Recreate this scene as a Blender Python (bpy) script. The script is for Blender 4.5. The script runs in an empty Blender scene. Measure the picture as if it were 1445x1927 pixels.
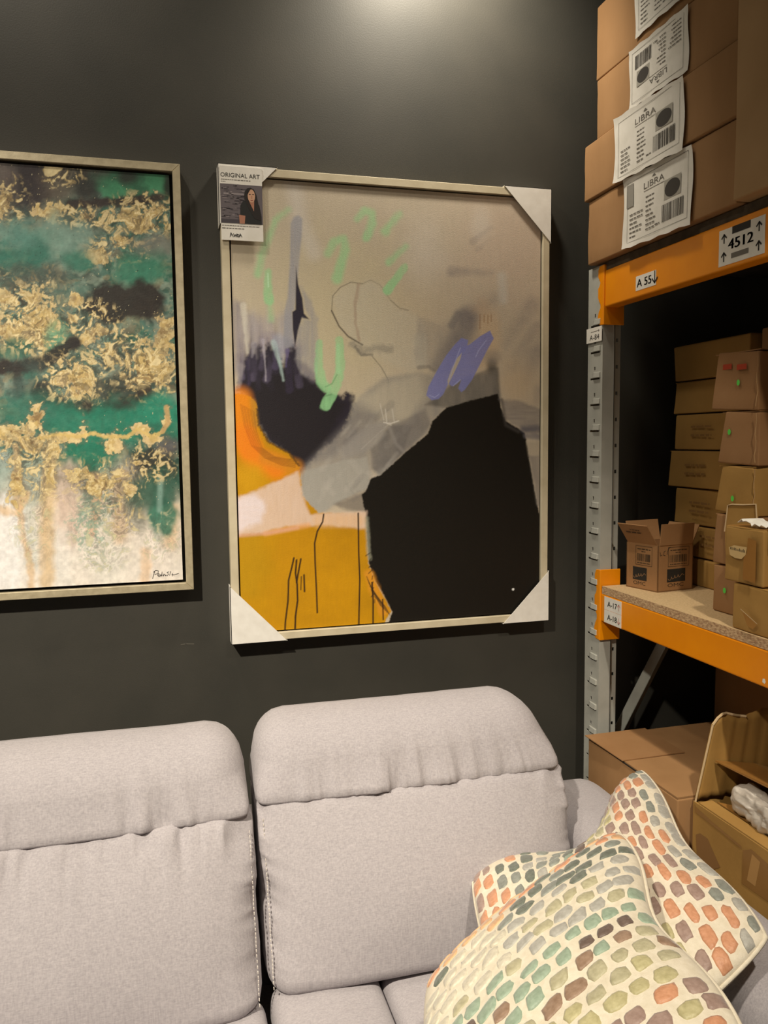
import bpy, bmesh, math, random
import numpy as np
from mathutils import Vector, Matrix

# ------------------------------------------------------------------ camera
SC = bpy.context.scene
COL = SC.collection
PW, PH = 1445, 1927
YAW, PITCH, ROLL, FPX = math.radians(15.179), math.radians(-5.066), math.radians(-0.678), 1495.9
CAM = np.array([0.0, -2.17, 1.55])
_f = np.array([math.sin(YAW)*math.cos(PITCH), math.cos(YAW)*math.cos(PITCH), math.sin(PITCH)])
_r0 = np.array([math.cos(YAW), -math.sin(YAW), 0.0]); _u0 = np.cross(_r0, _f)
_r = math.cos(ROLL)*_r0+math.sin(ROLL)*_u0; _u = -math.sin(ROLL)*_r0+math.cos(ROLL)*_u0
cam = bpy.data.cameras.new('camera'); co = bpy.data.objects.new('camera', cam); COL.objects.link(co)
cam.sensor_fit = 'VERTICAL'; cam.sensor_height = 36.0; cam.sensor_width = 36.0*PW/PH
cam.lens = FPX/PH*36.0; cam.clip_start = 0.02
m = Matrix(((_r[0], _u[0], -_f[0], CAM[0]), (_r[1], _u[1], -_f[1], CAM[1]), (_r[2], _u[2], -_f[2], CAM[2]), (0, 0, 0, 1)))
co.matrix_world = m
SC.camera = co
SC.view_settings.view_transform = 'Standard'; SC.view_settings.look = 'None'
SC.view_settings.gamma = 1.0; SC.view_settings.use_curve_mapping = False
SC.view_settings.exposure = 0.0

# ------------------------------------------------------------------ world and lamps
w = bpy.data.worlds.new('world'); SC.world = w; w.use_nodes = True
w.node_tree.nodes['Background'].inputs[0].default_value = (1.0, 0.88, 0.70, 1)
w.node_tree.nodes['Background'].inputs[1].default_value = 0.10

def spot(name, loc, aim, power, angle, blend, radius, color):
    l = bpy.data.lights.new(name, 'SPOT'); l.energy = power; l.spot_size = math.radians(angle)
    l.spot_blend = blend; l.shadow_soft_size = radius; l.color = color
    o = bpy.data.objects.new(name, l); COL.objects.link(o); o.location = loc
    o.rotation_euler = (Vector(aim)-Vector(loc)).to_track_quat('-Z', 'Y').to_euler()
    return o
WARM = (1.0, 0.90, 0.74)
spot('track_spot_a', (-1.2, -2.4, 3.35), (-0.34, -0.42, 0.70), 610, 61, 1.0, 0.05, WARM)
spot('track_spot_b', (0.7, -2.35, 3.35), (0.90, -1.02, 0.66), 200, 55, 1.0, 0.05, WARM)
spot('wall_washer', (0.72, -0.28, 3.04), (0.75, 0.0, 2.64), 58, 130, 1.0, 0.06, WARM)

spot('added_wall_fill', (-0.55, -0.70, 3.45), (-0.3, 0.0, 2.5), 48, 120, 1.0, 0.06, WARM)  # added fill lamp, brightens the upper left of the wall

# ------------------------------------------------------------------ helpers
def lin(c):
    c = np.asarray(c, float)/255.0
    return np.where(c <= 0.04045, c/12.92, ((c+0.055)/1.055)**2.4)

def project(P):
    q = np.asarray(P, float)-CAM; z = q@_f
    return np.stack([PW/2+FPX*(q@_r)/z, PH/2-FPX*(q@_u)/z], -1)

def pixel_to_plane(px, py, ax, val):  # carries an image pixel back through the camera onto an axis-aligned plane
    d = _f*FPX+_r*(px-PW/2)-_u*(py-PH/2); t = (val-CAM[ax])/d[ax]
    return CAM+t*d

MATS = {}
def new_mat(name):
    mt = bpy.data.materials.new(name); mt.use_nodes = True
    nt = mt.node_tree; b = nt.nodes['Principled BSDF']
    return mt, nt, b

def plain(name, rgb, rough=0.6, metal=0.0, spec=0.5, srgb=True):
    if name in MATS: return MATS[name]
    mt, nt, b = new_mat(name)
    c = lin(rgb) if srgb else rgb
    b.inputs['Base Color'].default_value = (*c, 1); b.inputs['Roughness'].default_value = rough
    b.inputs['Metallic'].default_value = metal; b.inputs['Specular IOR Level'].default_value = spec
    MATS[name] = mt; return mt

def noisy(name, c1, c2, scale=8.0, rough=0.7, bump=0.0, bscale=80.0, stretch=(1, 1, 1), metal=0.0, spec=0.4, detail=6.0, sheen=0.0, lo=0.3, hi=0.7, dist=0.003):
    """two-tone noise colour with fine relief"""
    mt, nt, b = new_mat(name)
    N, L = nt.nodes, nt.links
    tc = N.new('ShaderNodeTexCoord'); mp = N.new('ShaderNodeMapping'); mp.inputs['Scale'].default_value = stretch
    L.new(tc.outputs['Object'], mp.inputs[0])
    nz = N.new('ShaderNodeTexNoise'); nz.inputs['Scale'].default_value = scale; nz.inputs['Detail'].default_value = detail
    L.new(mp.outputs[0], nz.inputs['Vector'])
    cr = N.new('ShaderNodeValToRGB'); cr.color_ramp.elements[0].position = lo; cr.color_ramp.elements[1].position = hi
    cr.color_ramp.elements[0].color = (*lin(c1), 1); cr.color_ramp.elements[1].color = (*lin(c2), 1)
    L.new(nz.outputs[0], cr.inputs[0]); L.new(cr.outputs[0], b.inputs['Base Color'])
    if bump:
        n2 = N.new('ShaderNodeTexNoise'); n2.inputs['Scale'].default_value = bscale; n2.inputs['Detail'].default_value = 4
        L.new(mp.outputs[0], n2.inputs['Vector'])
        bp = N.new('ShaderNodeBump'); bp.inputs['Strength'].default_value = bump; bp.inputs['Distance'].default_value = dist
        L.new(n2.outputs[0], bp.inputs['Height']); L.new(bp.outputs[0], b.inputs['Normal'])
    b.inputs['Roughness'].default_value = rough; b.inputs['Metallic'].default_value = metal
    b.inputs['Specular IOR Level'].default_value = spec
    if sheen:
        b.inputs['Sheen Weight'].default_value = sheen; b.inputs['Sheen Roughness'].default_value = 0.4
    MATS[name] = mt; return mt

def attr_mat(name, rough=0.6, spec=0.3, bump=0.15, bscale=500, attr='paint'):
    mt, nt, b = new_mat(name); N, L = nt.nodes, nt.links
    a = N.new('ShaderNodeAttribute'); a.attribute_name = attr
    L.new(a.outputs['Color'], b.inputs['Base Color'])
    tc = N.new('ShaderNodeTexCoord'); nz = N.new('ShaderNodeTexNoise'); nz.inputs['Scale'].default_value = bscale
    L.new(tc.outputs['Object'], nz.inputs['Vector'])
    bp = N.new('ShaderNodeBump'); bp.inputs['Strength'].default_value = bump; bp.inputs['Distance'].default_value = 0.002
    L.new(nz.outputs[0], bp.inputs['Height']); L.new(bp.outputs[0], b.inputs['Normal'])
    b.inputs['Roughness'].default_value = rough; b.inputs['Specular IOR Level'].default_value = spec
    return mt

def tag(o, label=None, cat=None, group=None, kind=None):
    if label: o['label'] = label
    if cat: o['category'] = cat
    if group: o['group'] = group
    if kind: o['kind'] = kind
    return o

def empty(name, loc=(0, 0, 0), label=None, cat=None, group=None):
    o = bpy.data.objects.new(name, None); COL.objects.link(o); o.location = loc
    o.empty_display_size = 0.05
    return tag(o, label, cat, group)

def link(name, me, mat=None, parent=None, smooth=False):
    o = bpy.data.objects.new(name, me); COL.objects.link(o)
    if mat is not None and len(me.materials) == 0:
        for mm in (mat if isinstance(mat, (list, tuple)) else [mat]): me.materials.append(mm)
    if smooth: me.polygons.foreach_set('use_smooth', [True]*len(me.polygons))
    if parent is not None:
        o.parent = parent
        # meshes are written in world coordinates: keep them there
        pl = Vector((0, 0, 0)); q = parent
        while q is not None: pl += q.location; q = q.parent
        o.location = -pl
    return o

def from_py(name, v, f, mat=None, parent=None, smooth=False):
    me = bpy.data.meshes.new(name); me.from_pydata([tuple(map(float, p)) for p in v], [], [tuple(int(i) for i in q) for q in f]); me.update()
    return link(name, me, mat, parent, smooth)

class MB:
    """collects geometry of ONE part"""
    def __init__(s): s.bm = bmesh.new()
    def box(s, lo, hi, rot=None, about=None):
        x0, y0, z0 = lo; x1, y1, z1 = hi
        ps = [Vector(p) for p in ((x0, y0, z0), (x1, y0, z0), (x1, y1, z0), (x0, y1, z0), (x0, y0, z1), (x1, y0, z1), (x1, y1, z1), (x0, y1, z1))]
        if rot is not None:
            c = Vector(about) if about is not None else sum(ps, Vector())/8
            ps = [rot@(p-c)+c for p in ps]
        vs = [s.bm.verts.new(p) for p in ps]
        for q in ((0, 3, 2, 1), (4, 5, 6, 7), (0, 1, 5, 4), (1, 2, 6, 5), (2, 3, 7, 6), (3, 0, 4, 7)): s.bm.faces.new([vs[i] for i in q])
        return s
    def hexa(s, ps):
        vs = [s.bm.verts.new(p) for p in ps]
        for q in ((0, 3, 2, 1), (4, 5, 6, 7), (0, 1, 5, 4), (1, 2, 6, 5), (2, 3, 7, 6), (3, 0, 4, 7)): s.bm.faces.new([vs[i] for i in q])
        return s
    def prism(s, poly, vec):
        a = [s.bm.verts.new(p) for p in poly]; b = [s.bm.verts.new(Vector(p)+Vector(vec)) for p in poly]
        n = len(a)
        s.bm.faces.new(a); s.bm.faces.new(b[::-1])
        for i in range(n): s.bm.faces.new([a[i], b[i], b[(i+1) % n], a[(i+1) % n]])
        return s
    def tube(s, pts, r, n=8, cap=True, closed=False):
        pts = [Vector(p) for p in pts]; rings = []; up = None
        for i, p in enumerate(pts):
            a = pts[i-1] if (i or closed) else p; b = pts[(i+1) % len(pts)] if (i < len(pts)-1 or closed) else p
            t = (b-a).normalized()
            if up is None:
                up = t.orthogonal().normalized()
            else:
                up = (up-t*up.dot(t)).normalized()
            sd = t.cross(up); rr = r[i] if hasattr(r, '__len__') else r
            rings.append([s.bm.verts.new(p+(up*math.cos(k*2*math.pi/n)+sd*math.sin(k*2*math.pi/n))*rr) for k in range(n)])
        m_ = len(rings)
        for i in range(m_ if closed else m_-1):
            A, B = rings[i], rings[(i+1) % m_]
            for k in range(n): s.bm.faces.new([A[k], A[(k+1) % n], B[(k+1) % n], B[k]])
        if cap and not closed: s.bm.faces.new(rings[0][::-1]); s.bm.faces.new(rings[-1])
        return s
    def build(s, name, mat, parent=None, bevel=0.0, smooth=False, seg=2):
        bmesh.ops.recalc_face_normals(s.bm, faces=s.bm.faces[:])
        if bevel:
            bmesh.ops.bevel(s.bm, geom=s.bm.edges[:], offset=bevel, segments=seg, affect='EDGES', profile=0.5)
        me = bpy.data.meshes.new(name); s.bm.to_mesh(me); s.bm.free()
        return link(name, me, mat, parent, smooth)

# ---- numpy value noise
def _hash(ix, iy, seed):
    n = (ix.astype(np.int64)*374761393+iy.astype(np.int64)*668265263+seed*1274126177) & 0xffffffff
    n = ((n ^ (n >> 13))*1274126177) & 0xffffffff
    return ((n ^ (n >> 16)) & 0xffff)/65535.0
def vnoise(x, y, seed=0):
    ix, iy = np.floor(x), np.floor(y); fx, fy = x-ix, y-iy
    fx = fx*fx*(3-2*fx); fy = fy*fy*(3-2*fy)
    a = _hash(ix, iy, seed); b = _hash(ix+1, iy, seed); c = _hash(ix, iy+1, seed); d = _hash(ix+1, iy+1, seed)
    return (a*(1-fx)+b*fx)*(1-fy)+(c*(1-fx)+d*fx)*fy
def fbm(x, y, seed=0, o=4):
    s = 0; a = 0.5; t = 0
    for k in range(o):
        s = s+a*vnoise(x*2**k, y*2**k, seed+k*17); t += a; a *= 0.5
    return s/t
def sstep(e0, e1, x):
    t = np.clip((x-e0)/(e1-e0), 0, 1); return t*t*(3-2*t)

# ---- flat print (lettering, bars, pictures) as thin geometry
_TXT = {}
def text_geo(s):
    if s in _TXT: return _TXT[s]
    cu = bpy.data.curves.new('lettering', 'FONT'); cu.body = s; cu.resolution_u = 3; cu.size = 1.0
    o = bpy.data.objects.new('lettering', cu); COL.objects.link(o)
    dg = bpy.context.evaluated_depsgraph_get(); me = bpy.data.meshes.new_from_object(o.evaluated_get(dg))
    v = [(p.co.x, p.co.y) for p in me.vertices]; f = [tuple(q.vertices) for q in me.polygons]
    bpy.data.objects.remove(o); bpy.data.curves.remove(cu); bpy.data.meshes.remove(me)
    _TXT[s] = (v, f); return v, f

class Print:
    """2-D print in metres on a face: origin o, axes ex/ey"""
    def __init__(s, o, ex, ey, off=0.0006):
        s.o = np.array(o, float); s.ex = np.array(ex, float); s.ey = np.array(ey, float); s.n = np.cross(s.ex, s.ey); s.n /= np.linalg.norm(s.n)
        s.v = []; s.f = []; s.mi = []; s.mats = []; s.off = off; s.layer = 0
    def _m(s, mat):
        if mat not in s.mats: s.mats.append(mat)
        return s.mats.index(mat)
    def add(s, pts, faces, mat, lift=0):
        b = len(s.v)
        for p in pts: s.v.append(s.o+s.ex*p[0]+s.ey*p[1]+s.n*(s.off+lift*0.0002))
        for f in faces: s.f.append([b+i for i in f]); s.mi.append(s._m(mat))
    def poly(s, pts, mat, lift=0): s.add(pts, [range(len(pts))], mat, lift)
    def rect(s, x0, y0, x1, y1, mat, lift=0): s.poly([(x0, y0), (x1, y0), (x1, y1), (x0, y1)], mat, lift)
    def ell(s, cx, cy, rx, ry, mat, lift=0, n=20): s.poly([(cx+rx*math.cos(k*2*math.pi/n), cy+ry*math.sin(k*2*math.pi/n)) for k in range(n)], mat, lift)
    def line(s, pts, wd, mat, lift=0):
        for (a, b) in zip(pts[:-1], pts[1:]):
            d = Vector((b[0]-a[0], b[1]-a[1]))
            if d.length == 0: continue
            q = Vector((-d.y, d.x)).normalized()*wd/2; e = d.normalized()*wd*0.3
            s.poly([(a[0]-e.x+q.x, a[1]-e.y+q.y), (a[0]-e.x-q.x, a[1]-e.y-q.y), (b[0]+e.x-q.x, b[1]+e.y-q.y), (b[0]+e.x+q.x, b[1]+e.y+q.y)], mat, lift)
    def frame(s, x0, y0, x1, y1, wd, mat, lift=0):
        s.rect(x0, y0, x1, y0+wd, mat, lift); s.rect(x0, y1-wd, x1, y1, mat, lift); s.rect(x0, y0, x0+wd, y1, mat, lift); s.rect(x1-wd, y0, x1, y1, mat, lift)
    def text(s, t, x, y, width, mat, height=None, lift=0, bold=0.0, flip=False):
        v, f = text_geo(t); xs = [p[0] for p in v]; ys = [p[1] for p in v]
        sx = width/(max(xs)-min(xs)); sy = sx if height is None else height/(max(ys)-min(ys))
        for k in ([0] if not bold else [-bold, 0, bold]):
            pts = [((p[0]-min(xs))*sx+x+k, (p[1]-min(ys))*sy+y) for p in v]
            s.add(pts, f, mat, lift)
    def arrow(s, x, y, h, mat, up=1, wd=0.18):
        s.rect(x-h*wd/2, y-h/2, x+h*wd/2, y+h/2, mat)
        t = y+up*h/2
        s.line([(x-h*0.36, t-up*h*0.42), (x, t-up*h*0.05), (x+h*0.36, t-up*h*0.42)], h*wd, mat)
    def barcode(s, x0, y0, x1, y1, mat, rng, n=22):
        x = x0; st = (x1-x0)/n
        for k in range(n):
            wd = st*rng.choice([0.3, 0.5, 0.8]); s.rect(x, y0, x+wd, y1, mat); x += st
    def words(s, x0, y, x1, h, mat, rng):
        x = x0
        while x < x1:
            L = rng.uniform(1.2, 3.2)*h; s.rect(x, y, min(x+L, x1), y+h*0.6, mat); x += L+h*0.5
    def build(s, name, parent):
        me = bpy.data.meshes.new(name); me.from_pydata([tuple(p) for p in s.v], [], [tuple(f) for f in s.f])
        for mt in s.mats: me.materials.append(mt)
        me.polygons.foreach_set('material_index', s.mi); me.update()
        return link(name, me, None, parent)

INK = plain('black_ink', (26, 24, 22), 0.6)
INKG = plain('grey_ink', (110, 105, 98), 0.7)
PAPER = noisy('white_paper', (226, 222, 212), (238, 234, 226), 30, 0.75, 0.05, 60)
EX_A, EY_A = (0, -1, 0), (0, 0, 1)        # axes of a face that looks into the aisle (-x)
EX_W, EY_W = (1, 0, 0), (0, 0, 1)         # axes of a face that looks out of the painted wall (-y)

# ------------------------------------------------------------------ setting
WALLM = noisy('charcoal_wall_paint', (58, 57, 52), (66, 64, 58), 5, 0.55, 0.12, 260, spec=0.35, dist=0.002)
FLOORM = noisy('grey_concrete', (78, 74, 68), (102, 98, 90), 3, 0.6, 0.1, 60)
tag(MB().box((-4.5, 0.0, 0), (4.2, 0.12, 4.4)).build('wall_back', WALLM), kind='structure')
sc_ = Print((0, 0, 0), EX_W, EY_W, 0.0006); q_ = pixel_to_plane(352, 1212, 1, 0)
sc_.line([(q_[0]-.016, q_[2]), (q_[0]-.003, q_[2]+.001), (q_[0]+.018, q_[2]-.001)], .0022, plain('wall_scuff', (92, 88, 80), .7)); sc_.build('scuff_mark', bpy.data.objects['wall_back'])
tag(MB().box((2.42, -5.0, 0), (2.54, 0.0, 4.4)).build('wall_right', WALLM), kind='structure')
tag(MB().box((-4.5, -5.0, -0.1), (4.2, 0.12, 0.0)).build('floor', FLOORM), kind='structure')

# ------------------------------------------------------------------ paintings
class Canvas:
    """paint on a cloud of points; X, Y are the image pixels the points project to"""
    def __init__(s, X, Y, base): s.X, s.Y = X, Y; s.C = np.tile(lin(base), (len(X), 1))
    def _box(s, pts, pad):
        p = np.array(pts, float); return np.nonzero((s.X > p[:, 0].min()-pad) & (s.X < p[:, 0].max()+pad) & (s.Y > p[:, 1].min()-pad) & (s.Y < p[:, 1].max()+pad))[0]
    @staticmethod
    def _dist(x, y, pts, closed):
        d = np.full(len(x), 1e9); n = len(pts)
        for i in range(n if closed else n-1):
            ax, ay = pts[i]; bx, by = pts[(i+1) % n]; dx, dy = bx-ax, by-ay; L = dx*dx+dy*dy+1e-9
            t = np.clip(((x-ax)*dx+(y-ay)*dy)/L, 0, 1); d = np.minimum(d, (x-ax-t*dx)**2+(y-ay-t*dy)**2)
        return np.sqrt(d)
    @staticmethod
    def _inside(x, y, pts):
        r = np.zeros(len(x), bool); n = len(pts)
        for i in range(n):
            ax, ay = pts[i]; bx, by = pts[(i+1) % n]
            if ay == by: continue
            c = ((ay > y) != (by > y)) & (x < (bx-ax)*(y-ay)/(by-ay)+ax); r ^= c
        return r
    def _mix(s, i, a, col):
        a = np.clip(a, 0, 1)[:, None]; s.C[i] = s.C[i]*(1-a)+lin(col)*a
    def fill(s, pts, col, soft=2, a=1.0, rag=0.0, rs=0.08, seed=1, streak=None, sx=0.3, sy=0.03):
        i = s._box(pts, soft+rag+2); x, y = s.X[i], s.Y[i]
        if len(i) == 0: return
        d = s._dist(x, y, pts, True)*np.where(s._inside(x, y, pts), -1, 1)
        if rag: d = d+(fbm(x*rs, y*rs, seed)-0.5)*2*rag
        al = a*(1-sstep(-soft, soft, d))
        if streak: al = al*(1-streak*fbm(x*sx, y*sy, seed+5))
        s._mix(i, al, col)
    def stroke(s, pts, wd, col, soft=2, a=1.0, rag=0.0, rs=0.1, seed=1, streak=0, sx=0.2, sy=0.2, taper=None, fade=None):
        i = s._box(pts, wd+soft+rag+2); x, y = s.X[i], s.Y[i]
        if len(i) == 0: return
        L = [math.dist(p, q) for p, q in zip(pts[:-1], pts[1:])]; tot = sum(L)+1e-9; acc = 0
        d = np.full(len(x), 1e9); tt = np.zeros(len(x))
        for k in range(len(pts)-1):
            ax, ay = pts[k]; bx, by = pts[k+1]; dx, dy = bx-ax, by-ay; q = dx*dx+dy*dy+1e-9
            t = np.clip(((x-ax)*dx+(y-ay)*dy)/q, 0, 1); e = np.sqrt((x-ax-t*dx)**2+(y-ay-t*dy)**2)
            m_ = e < d; d = np.where(m_, e, d); tt = np.where(m_, (acc+t*L[k])/tot, tt); acc += L[k]
        if rag: d = d+(fbm(x*rs, y*rs, seed)-0.5)*2*rag
        w_ = wd*(taper[0]+(taper[1]-taper[0])*tt) if taper else wd
        al = a*(1-sstep(w_-soft, w_+soft, d))
        if fade: al = al*(fade[0]+(fade[1]-fade[0])*tt)
        if streak: al = al*(1-streak*fbm(x*sx, y*sy, seed+5))
        s._mix(i, al, col)
    def blob(s, c, r, col, a=1.0, soft=0.5, rag=0.4, rs=0.03, seed=1, thr=None, ns=0.15):
        i = np.nonzero((abs(s.X-c[0]) < r[0]*2.2) & (abs(s.Y-c[1]) < r[1]*2.2))[0]
        if len(i) == 0: return
        x, y = s.X[i], s.Y[i]
        d = np.sqrt(((x-c[0])/r[0])**2+((y-c[1])/r[1])**2)+(fbm(x*rs, y*rs, seed)-0.5)*2*rag
        al = a*(1-sstep(1-soft, 1+soft, d))
        if thr is not None: al = al*sstep(thr-0.04, thr+0.04, fbm(x*ns, y*ns, seed+9))
        s._mix(i, al, col)

PK = np.array([1.16, 1.24, 1.43])          # paint is a little lighter than it looks under the warm lamps
def canvas_mesh(name, xs, zs, y, painter, mat, parent):
    gx, gz = np.meshgrid(xs, zs); n, m_ = len(zs), len(xs)
    P = np.stack([gx.ravel(), np.full(gx.size, y), gz.ravel()], -1)
    uv = project(P)  # canvas points projected through the camera; strokes are placed in image pixels
    C = painter(uv[:, 0], uv[:, 1])
    C = np.clip(C*PK*(0.955+0.09*fbm(uv[:, 0]*.5, uv[:, 1]*.06, 91, 3))[:, None], 0.003, 0.9)
    ii = np.arange(n*m_).reshape(n, m_)
    F = np.stack([ii[:-1, :-1].ravel(), ii[:-1, 1:].ravel(), ii[1:, 1:].ravel(), ii[1:, :-1].ravel()], -1)
    me = bpy.data.meshes.new(name)
    me.vertices.add(n*m_); me.vertices.foreach_set('co', P.ravel())
    me.loops.add(F.size); me.loops.foreach_set('vertex_index', F.ravel().astype(np.int32))
    me.polygons.add(len(F)); me.polygons.foreach_set('loop_start', np.arange(0, F.size, 4, dtype=np.int32))
    me.update(calc_edges=True); me.validate()
    at = me.color_attributes.new('paint', 'FLOAT_COLOR', 'POINT')
    at.data.foreach_set('color', np.concatenate([C, np.ones((len(C), 1))], 1).ravel().astype(np.float32))
    return link(name, me, mat, parent)

def paint_orange_black(X, Y):
    k = Canvas(X, Y, (187, 170, 142))
    nz = fbm(X*0.012, Y*0.012, 3)[:, None]
    k.C = k.C*(0.93+0.14*nz)
    k.blob((640, 600), (140, 150), (196, 180, 138), 0.6, 0.7)
    k.blob((960, 450), (110, 100), (192, 167, 142), 0.5, 0.7)
    k.blob((480, 480), (60, 150), (192, 176, 142), 0.5, 0.7)
    k.stroke([(552, 345), (565, 420), (590, 475)], 14, (205, 194, 176), 14, 0.5)
    k.blob((800, 480), (38, 60), (204, 190, 168), 0.5, 0.8); k.blob((905, 425), (18, 30), (203, 190, 168), 0.5, 0.8)
    k.blob((800, 590), (60, 60), (193, 172, 140), 0.4, 0.8)
    # soft grey smears on the right
    g = (138, 126, 116)
    for p, wd, a in (([(850, 511), (925, 513)], 7, .75), ([(885, 595), (932, 560)], 14, .8), ([(1000, 575), (950, 650)], 12, .55),
                     ([(1012, 612), (968, 668)], 8, .5), ([(1012, 665), (990, 715)], 11, .6), ([(888, 455), (925, 428)], 5, .45), ([(900, 470), (915, 455)], 4, .3),
                     ([(965, 690), (1000, 640)], 8, .35), ([(1018, 735), (1006, 765)], 9, .65), ([(1018, 640), (985, 690)], 10, .3)):
        k.stroke(p, wd*1.1, g, wd*1.0, a, rag=2.5, streak=0.5, sx=.12, sy=.12, taper=(1.1, .6), fade=(1, .5))
    k.stroke([(944, 520), (947, 565)], 8, (192, 182, 162), 7, 0.75)
    k.blob((910, 640), (26, 60), (200, 168, 126), 0.6, 0.6); k.blob((975, 720), (40, 40), (196, 168, 128), 0.55, 0.7)
    k.blob((735, 735), (45, 45), (196, 180, 150), 0.6, 0.6)
    for x_ in (903, 911, 918, 924): k.stroke([(x_, 592), (x_, 600+ (x_*7) % 23)], 1.0, (150, 115, 80), 0.8, 0.7)
    # pale stained sheet and its outline
    sh = [(624, 562), (640, 541), (660, 531), (680, 535), (697, 527), (715, 536), (737, 566), (752, 581), (770, 584), (800, 610), (800, 690), (750, 720), (722, 700), (697, 668), (675, 650), (655, 633), (637, 612)]
    k.fill(sh[:11]+[(770, 700)]+sh[13:], (192, 181, 156), 9, 0.55, streak=0.4, sx=.05, sy=.05)
    ln = (104, 94, 76)
    k.stroke([(682, 534), (660, 531), (640, 541), (626, 557), (624, 585)], 0.9, ln, 0.8, 0.65); k.stroke([(624, 585), (638, 614), (655, 633), (682, 649)], 1.4, (80, 70, 56), 0.9, 0.85)
    k.stroke([(682, 534), (697, 527), (715, 536), (735, 565)], 0.8, ln, 0.8, 0.4); k.stroke([(735, 565), (752, 580), (768, 584)], 0.9, ln, 0.9, 0.6)
    k.stroke([(674, 536), (668, 575), (669, 610), (676, 640)], 3.2, (168, 144, 118), 2, 0.65, rag=2)
    k.stroke([(665, 648), (683, 662), (705, 655), (732, 658)], 7, (150, 140, 120), 5, 0.7, rag=5, rs=.15)
    k.stroke([(668, 652), (680, 668), (700, 668)], 2, (120, 112, 96), 1.5, 0.7, rag=2, rs=.3)
    k.stroke([(700, 670), (718, 692), (731, 716), (729, 745), (728, 775)], 0.9, (118, 110, 92), 0.8, 0.7)
    # grey watery wash
    k.fill([(785, 592), (800, 600), (830, 611), (848, 600), (858, 586), (870, 585), (874, 597), (884, 590), (895, 590), (901, 612), (904, 640), (870, 690), (845, 700), (822, 696), (806, 690), (790, 694), (783, 660)], (146, 136, 122), 5, 0.66, rag=7, rs=.05, streak=0.75, sx=.07, sy=.03)
    k.stroke([(878, 600), (862, 640), (832, 690)], 20, (106, 100, 98), 14, 0.75, streak=.4, sx=.08, sy=.05)
    k.stroke([(862, 592), (850, 612)], 7, (120, 113, 106), 4, 0.6)
    k.stroke([(790, 640), (792, 680)], 12, (186, 176, 152), 8, 0.6, streak=.5, sx=.4, sy=.03)
    k.stroke([(787, 692), (806, 690), (818, 697)], 3, (118, 110, 98), 2, 0.5, rag=2)
    # navy mass on the left, with ragged upward brushing
    for i, (p, wd, c, a) in enumerate((([(445, 580), (452, 690)], 14, (126, 118, 124), .8), ([(472, 600), (482, 660)], 15, (142, 132, 134), .75), ([(500, 620), (520, 660)], 26, (150, 140, 146), .7), ([(545, 600), (550, 660)], 15, (140, 136, 146), .6), ([(505, 640), (560, 660)], 14, (110, 96, 122), .6))):
        k.stroke(p, wd, c, wd*0.75, a, rag=6, seed=20+i, streak=.6, sx=.3, sy=.02)
    navy = [(449, 735), (450, 715), (458, 690), (470, 660), (480, 648), (492, 655), (497, 672), (503, 648), (520, 652), (534, 690), (541, 668), (548, 645), (557, 655), (566, 700), (592, 716), (612, 738), (645, 748), (652, 738), (666, 746), (664, 765), (655, 795), (632, 826), (600, 852), (567, 886), (556, 872), (540, 850), (508, 834), (488, 798), (484, 762), (470, 746)]
    k.fill(navy, (62, 54, 66), 9, 0.8, rag=9, rs=.12, seed=6, streak=.5, sx=.25, sy=.02)
    k.fill(navy, (44, 38, 46), 5, 1.0, rag=6, rs=.2, seed=4)
    k.fill([(455, 760), (470, 700), (560, 700), (650, 760), (620, 830), (565, 880), (500, 820)], (36, 31, 32), 14, 0.9, rag=6)
    rb = random.Random(9)
    for q in range(30):      # upward drags out of the navy paint
        x_ = rb.uniform(447, 566); yt = rb.uniform(598, 668); yb = rb.uniform(690, 735)
        k.stroke([(x_, yt), (x_+rb.uniform(-2, 4), (yt+yb)/2), (x_+rb.uniform(-3, 5), yb)], rb.uniform(2.5, 7), rb.choice([(50, 44, 54), (64, 54, 76), (44, 38, 46), (96, 86, 104)]), 3, rb.uniform(.45, .9), rag=2, seed=q, streak=.5, sx=.4, sy=.03, taper=(.2, 1.1), fade=(.1, 1))
    for q in range(16):
        x_ = rb.uniform(444, 560); yt = rb.uniform(570, 620)
        k.stroke([(x_, yt), (x_+rb.uniform(-3, 3), yt+rb.uniform(40, 80))], rb.uniform(3, 7), rb.choice([(172, 160, 156), (200, 190, 172), (150, 140, 148)]), 4, rb.uniform(.25, .5), rag=2, seed=q+50, streak=.6, sx=.4, sy=.03, taper=(1, .3), fade=(.3, 1))
    for i, (p, wd, c, a) in enumerate((([(452, 690), (450, 730)], 6, (150, 140, 136), .85), ([(458, 575), (462, 625), (466, 664)], 5, (212, 202, 178), .85), ([(495, 640), (500, 700), (500, 716)], 2.6, (178, 168, 170), .75),
                    ([(478, 648), (474, 672)], 4, (170, 160, 164), .5), ([(515, 645), (528, 690), (533, 716)], 4.5, (176, 194, 182), .9), ([(524, 640), (531, 680)], 10, (168, 170, 176), .6), ([(541, 660), (538, 690)], 3, (110, 96, 140), .6), ([(518, 690), (516, 660)], 5, (96, 84, 110), .5))):
        k.stroke(p, wd*1.15, c, wd*0.6, a, rag=1.8, seed=40+i, streak=.5, sx=.4, sy=.03, taper=(1.1, .25))
    # tall grey blade and dark core
    k.fill([(545, 500), (547, 420), (553, 408), (562, 405), (569, 412), (568, 440), (564, 480), (557, 560), (554, 583), (549, 586), (553, 652), (536, 656), (533, 640), (535, 585), (541, 560)], (150, 147, 148), 3, 0.9, streak=.35, sx=.35, sy=.02)
    k.fill([(557, 502), (561, 535), (569, 562), (572, 590), (582, 601), (568, 598), (562, 618), (555, 652), (551, 620), (550, 587), (556, 583)], (44, 39, 48), 1.6, 1.0)
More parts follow.
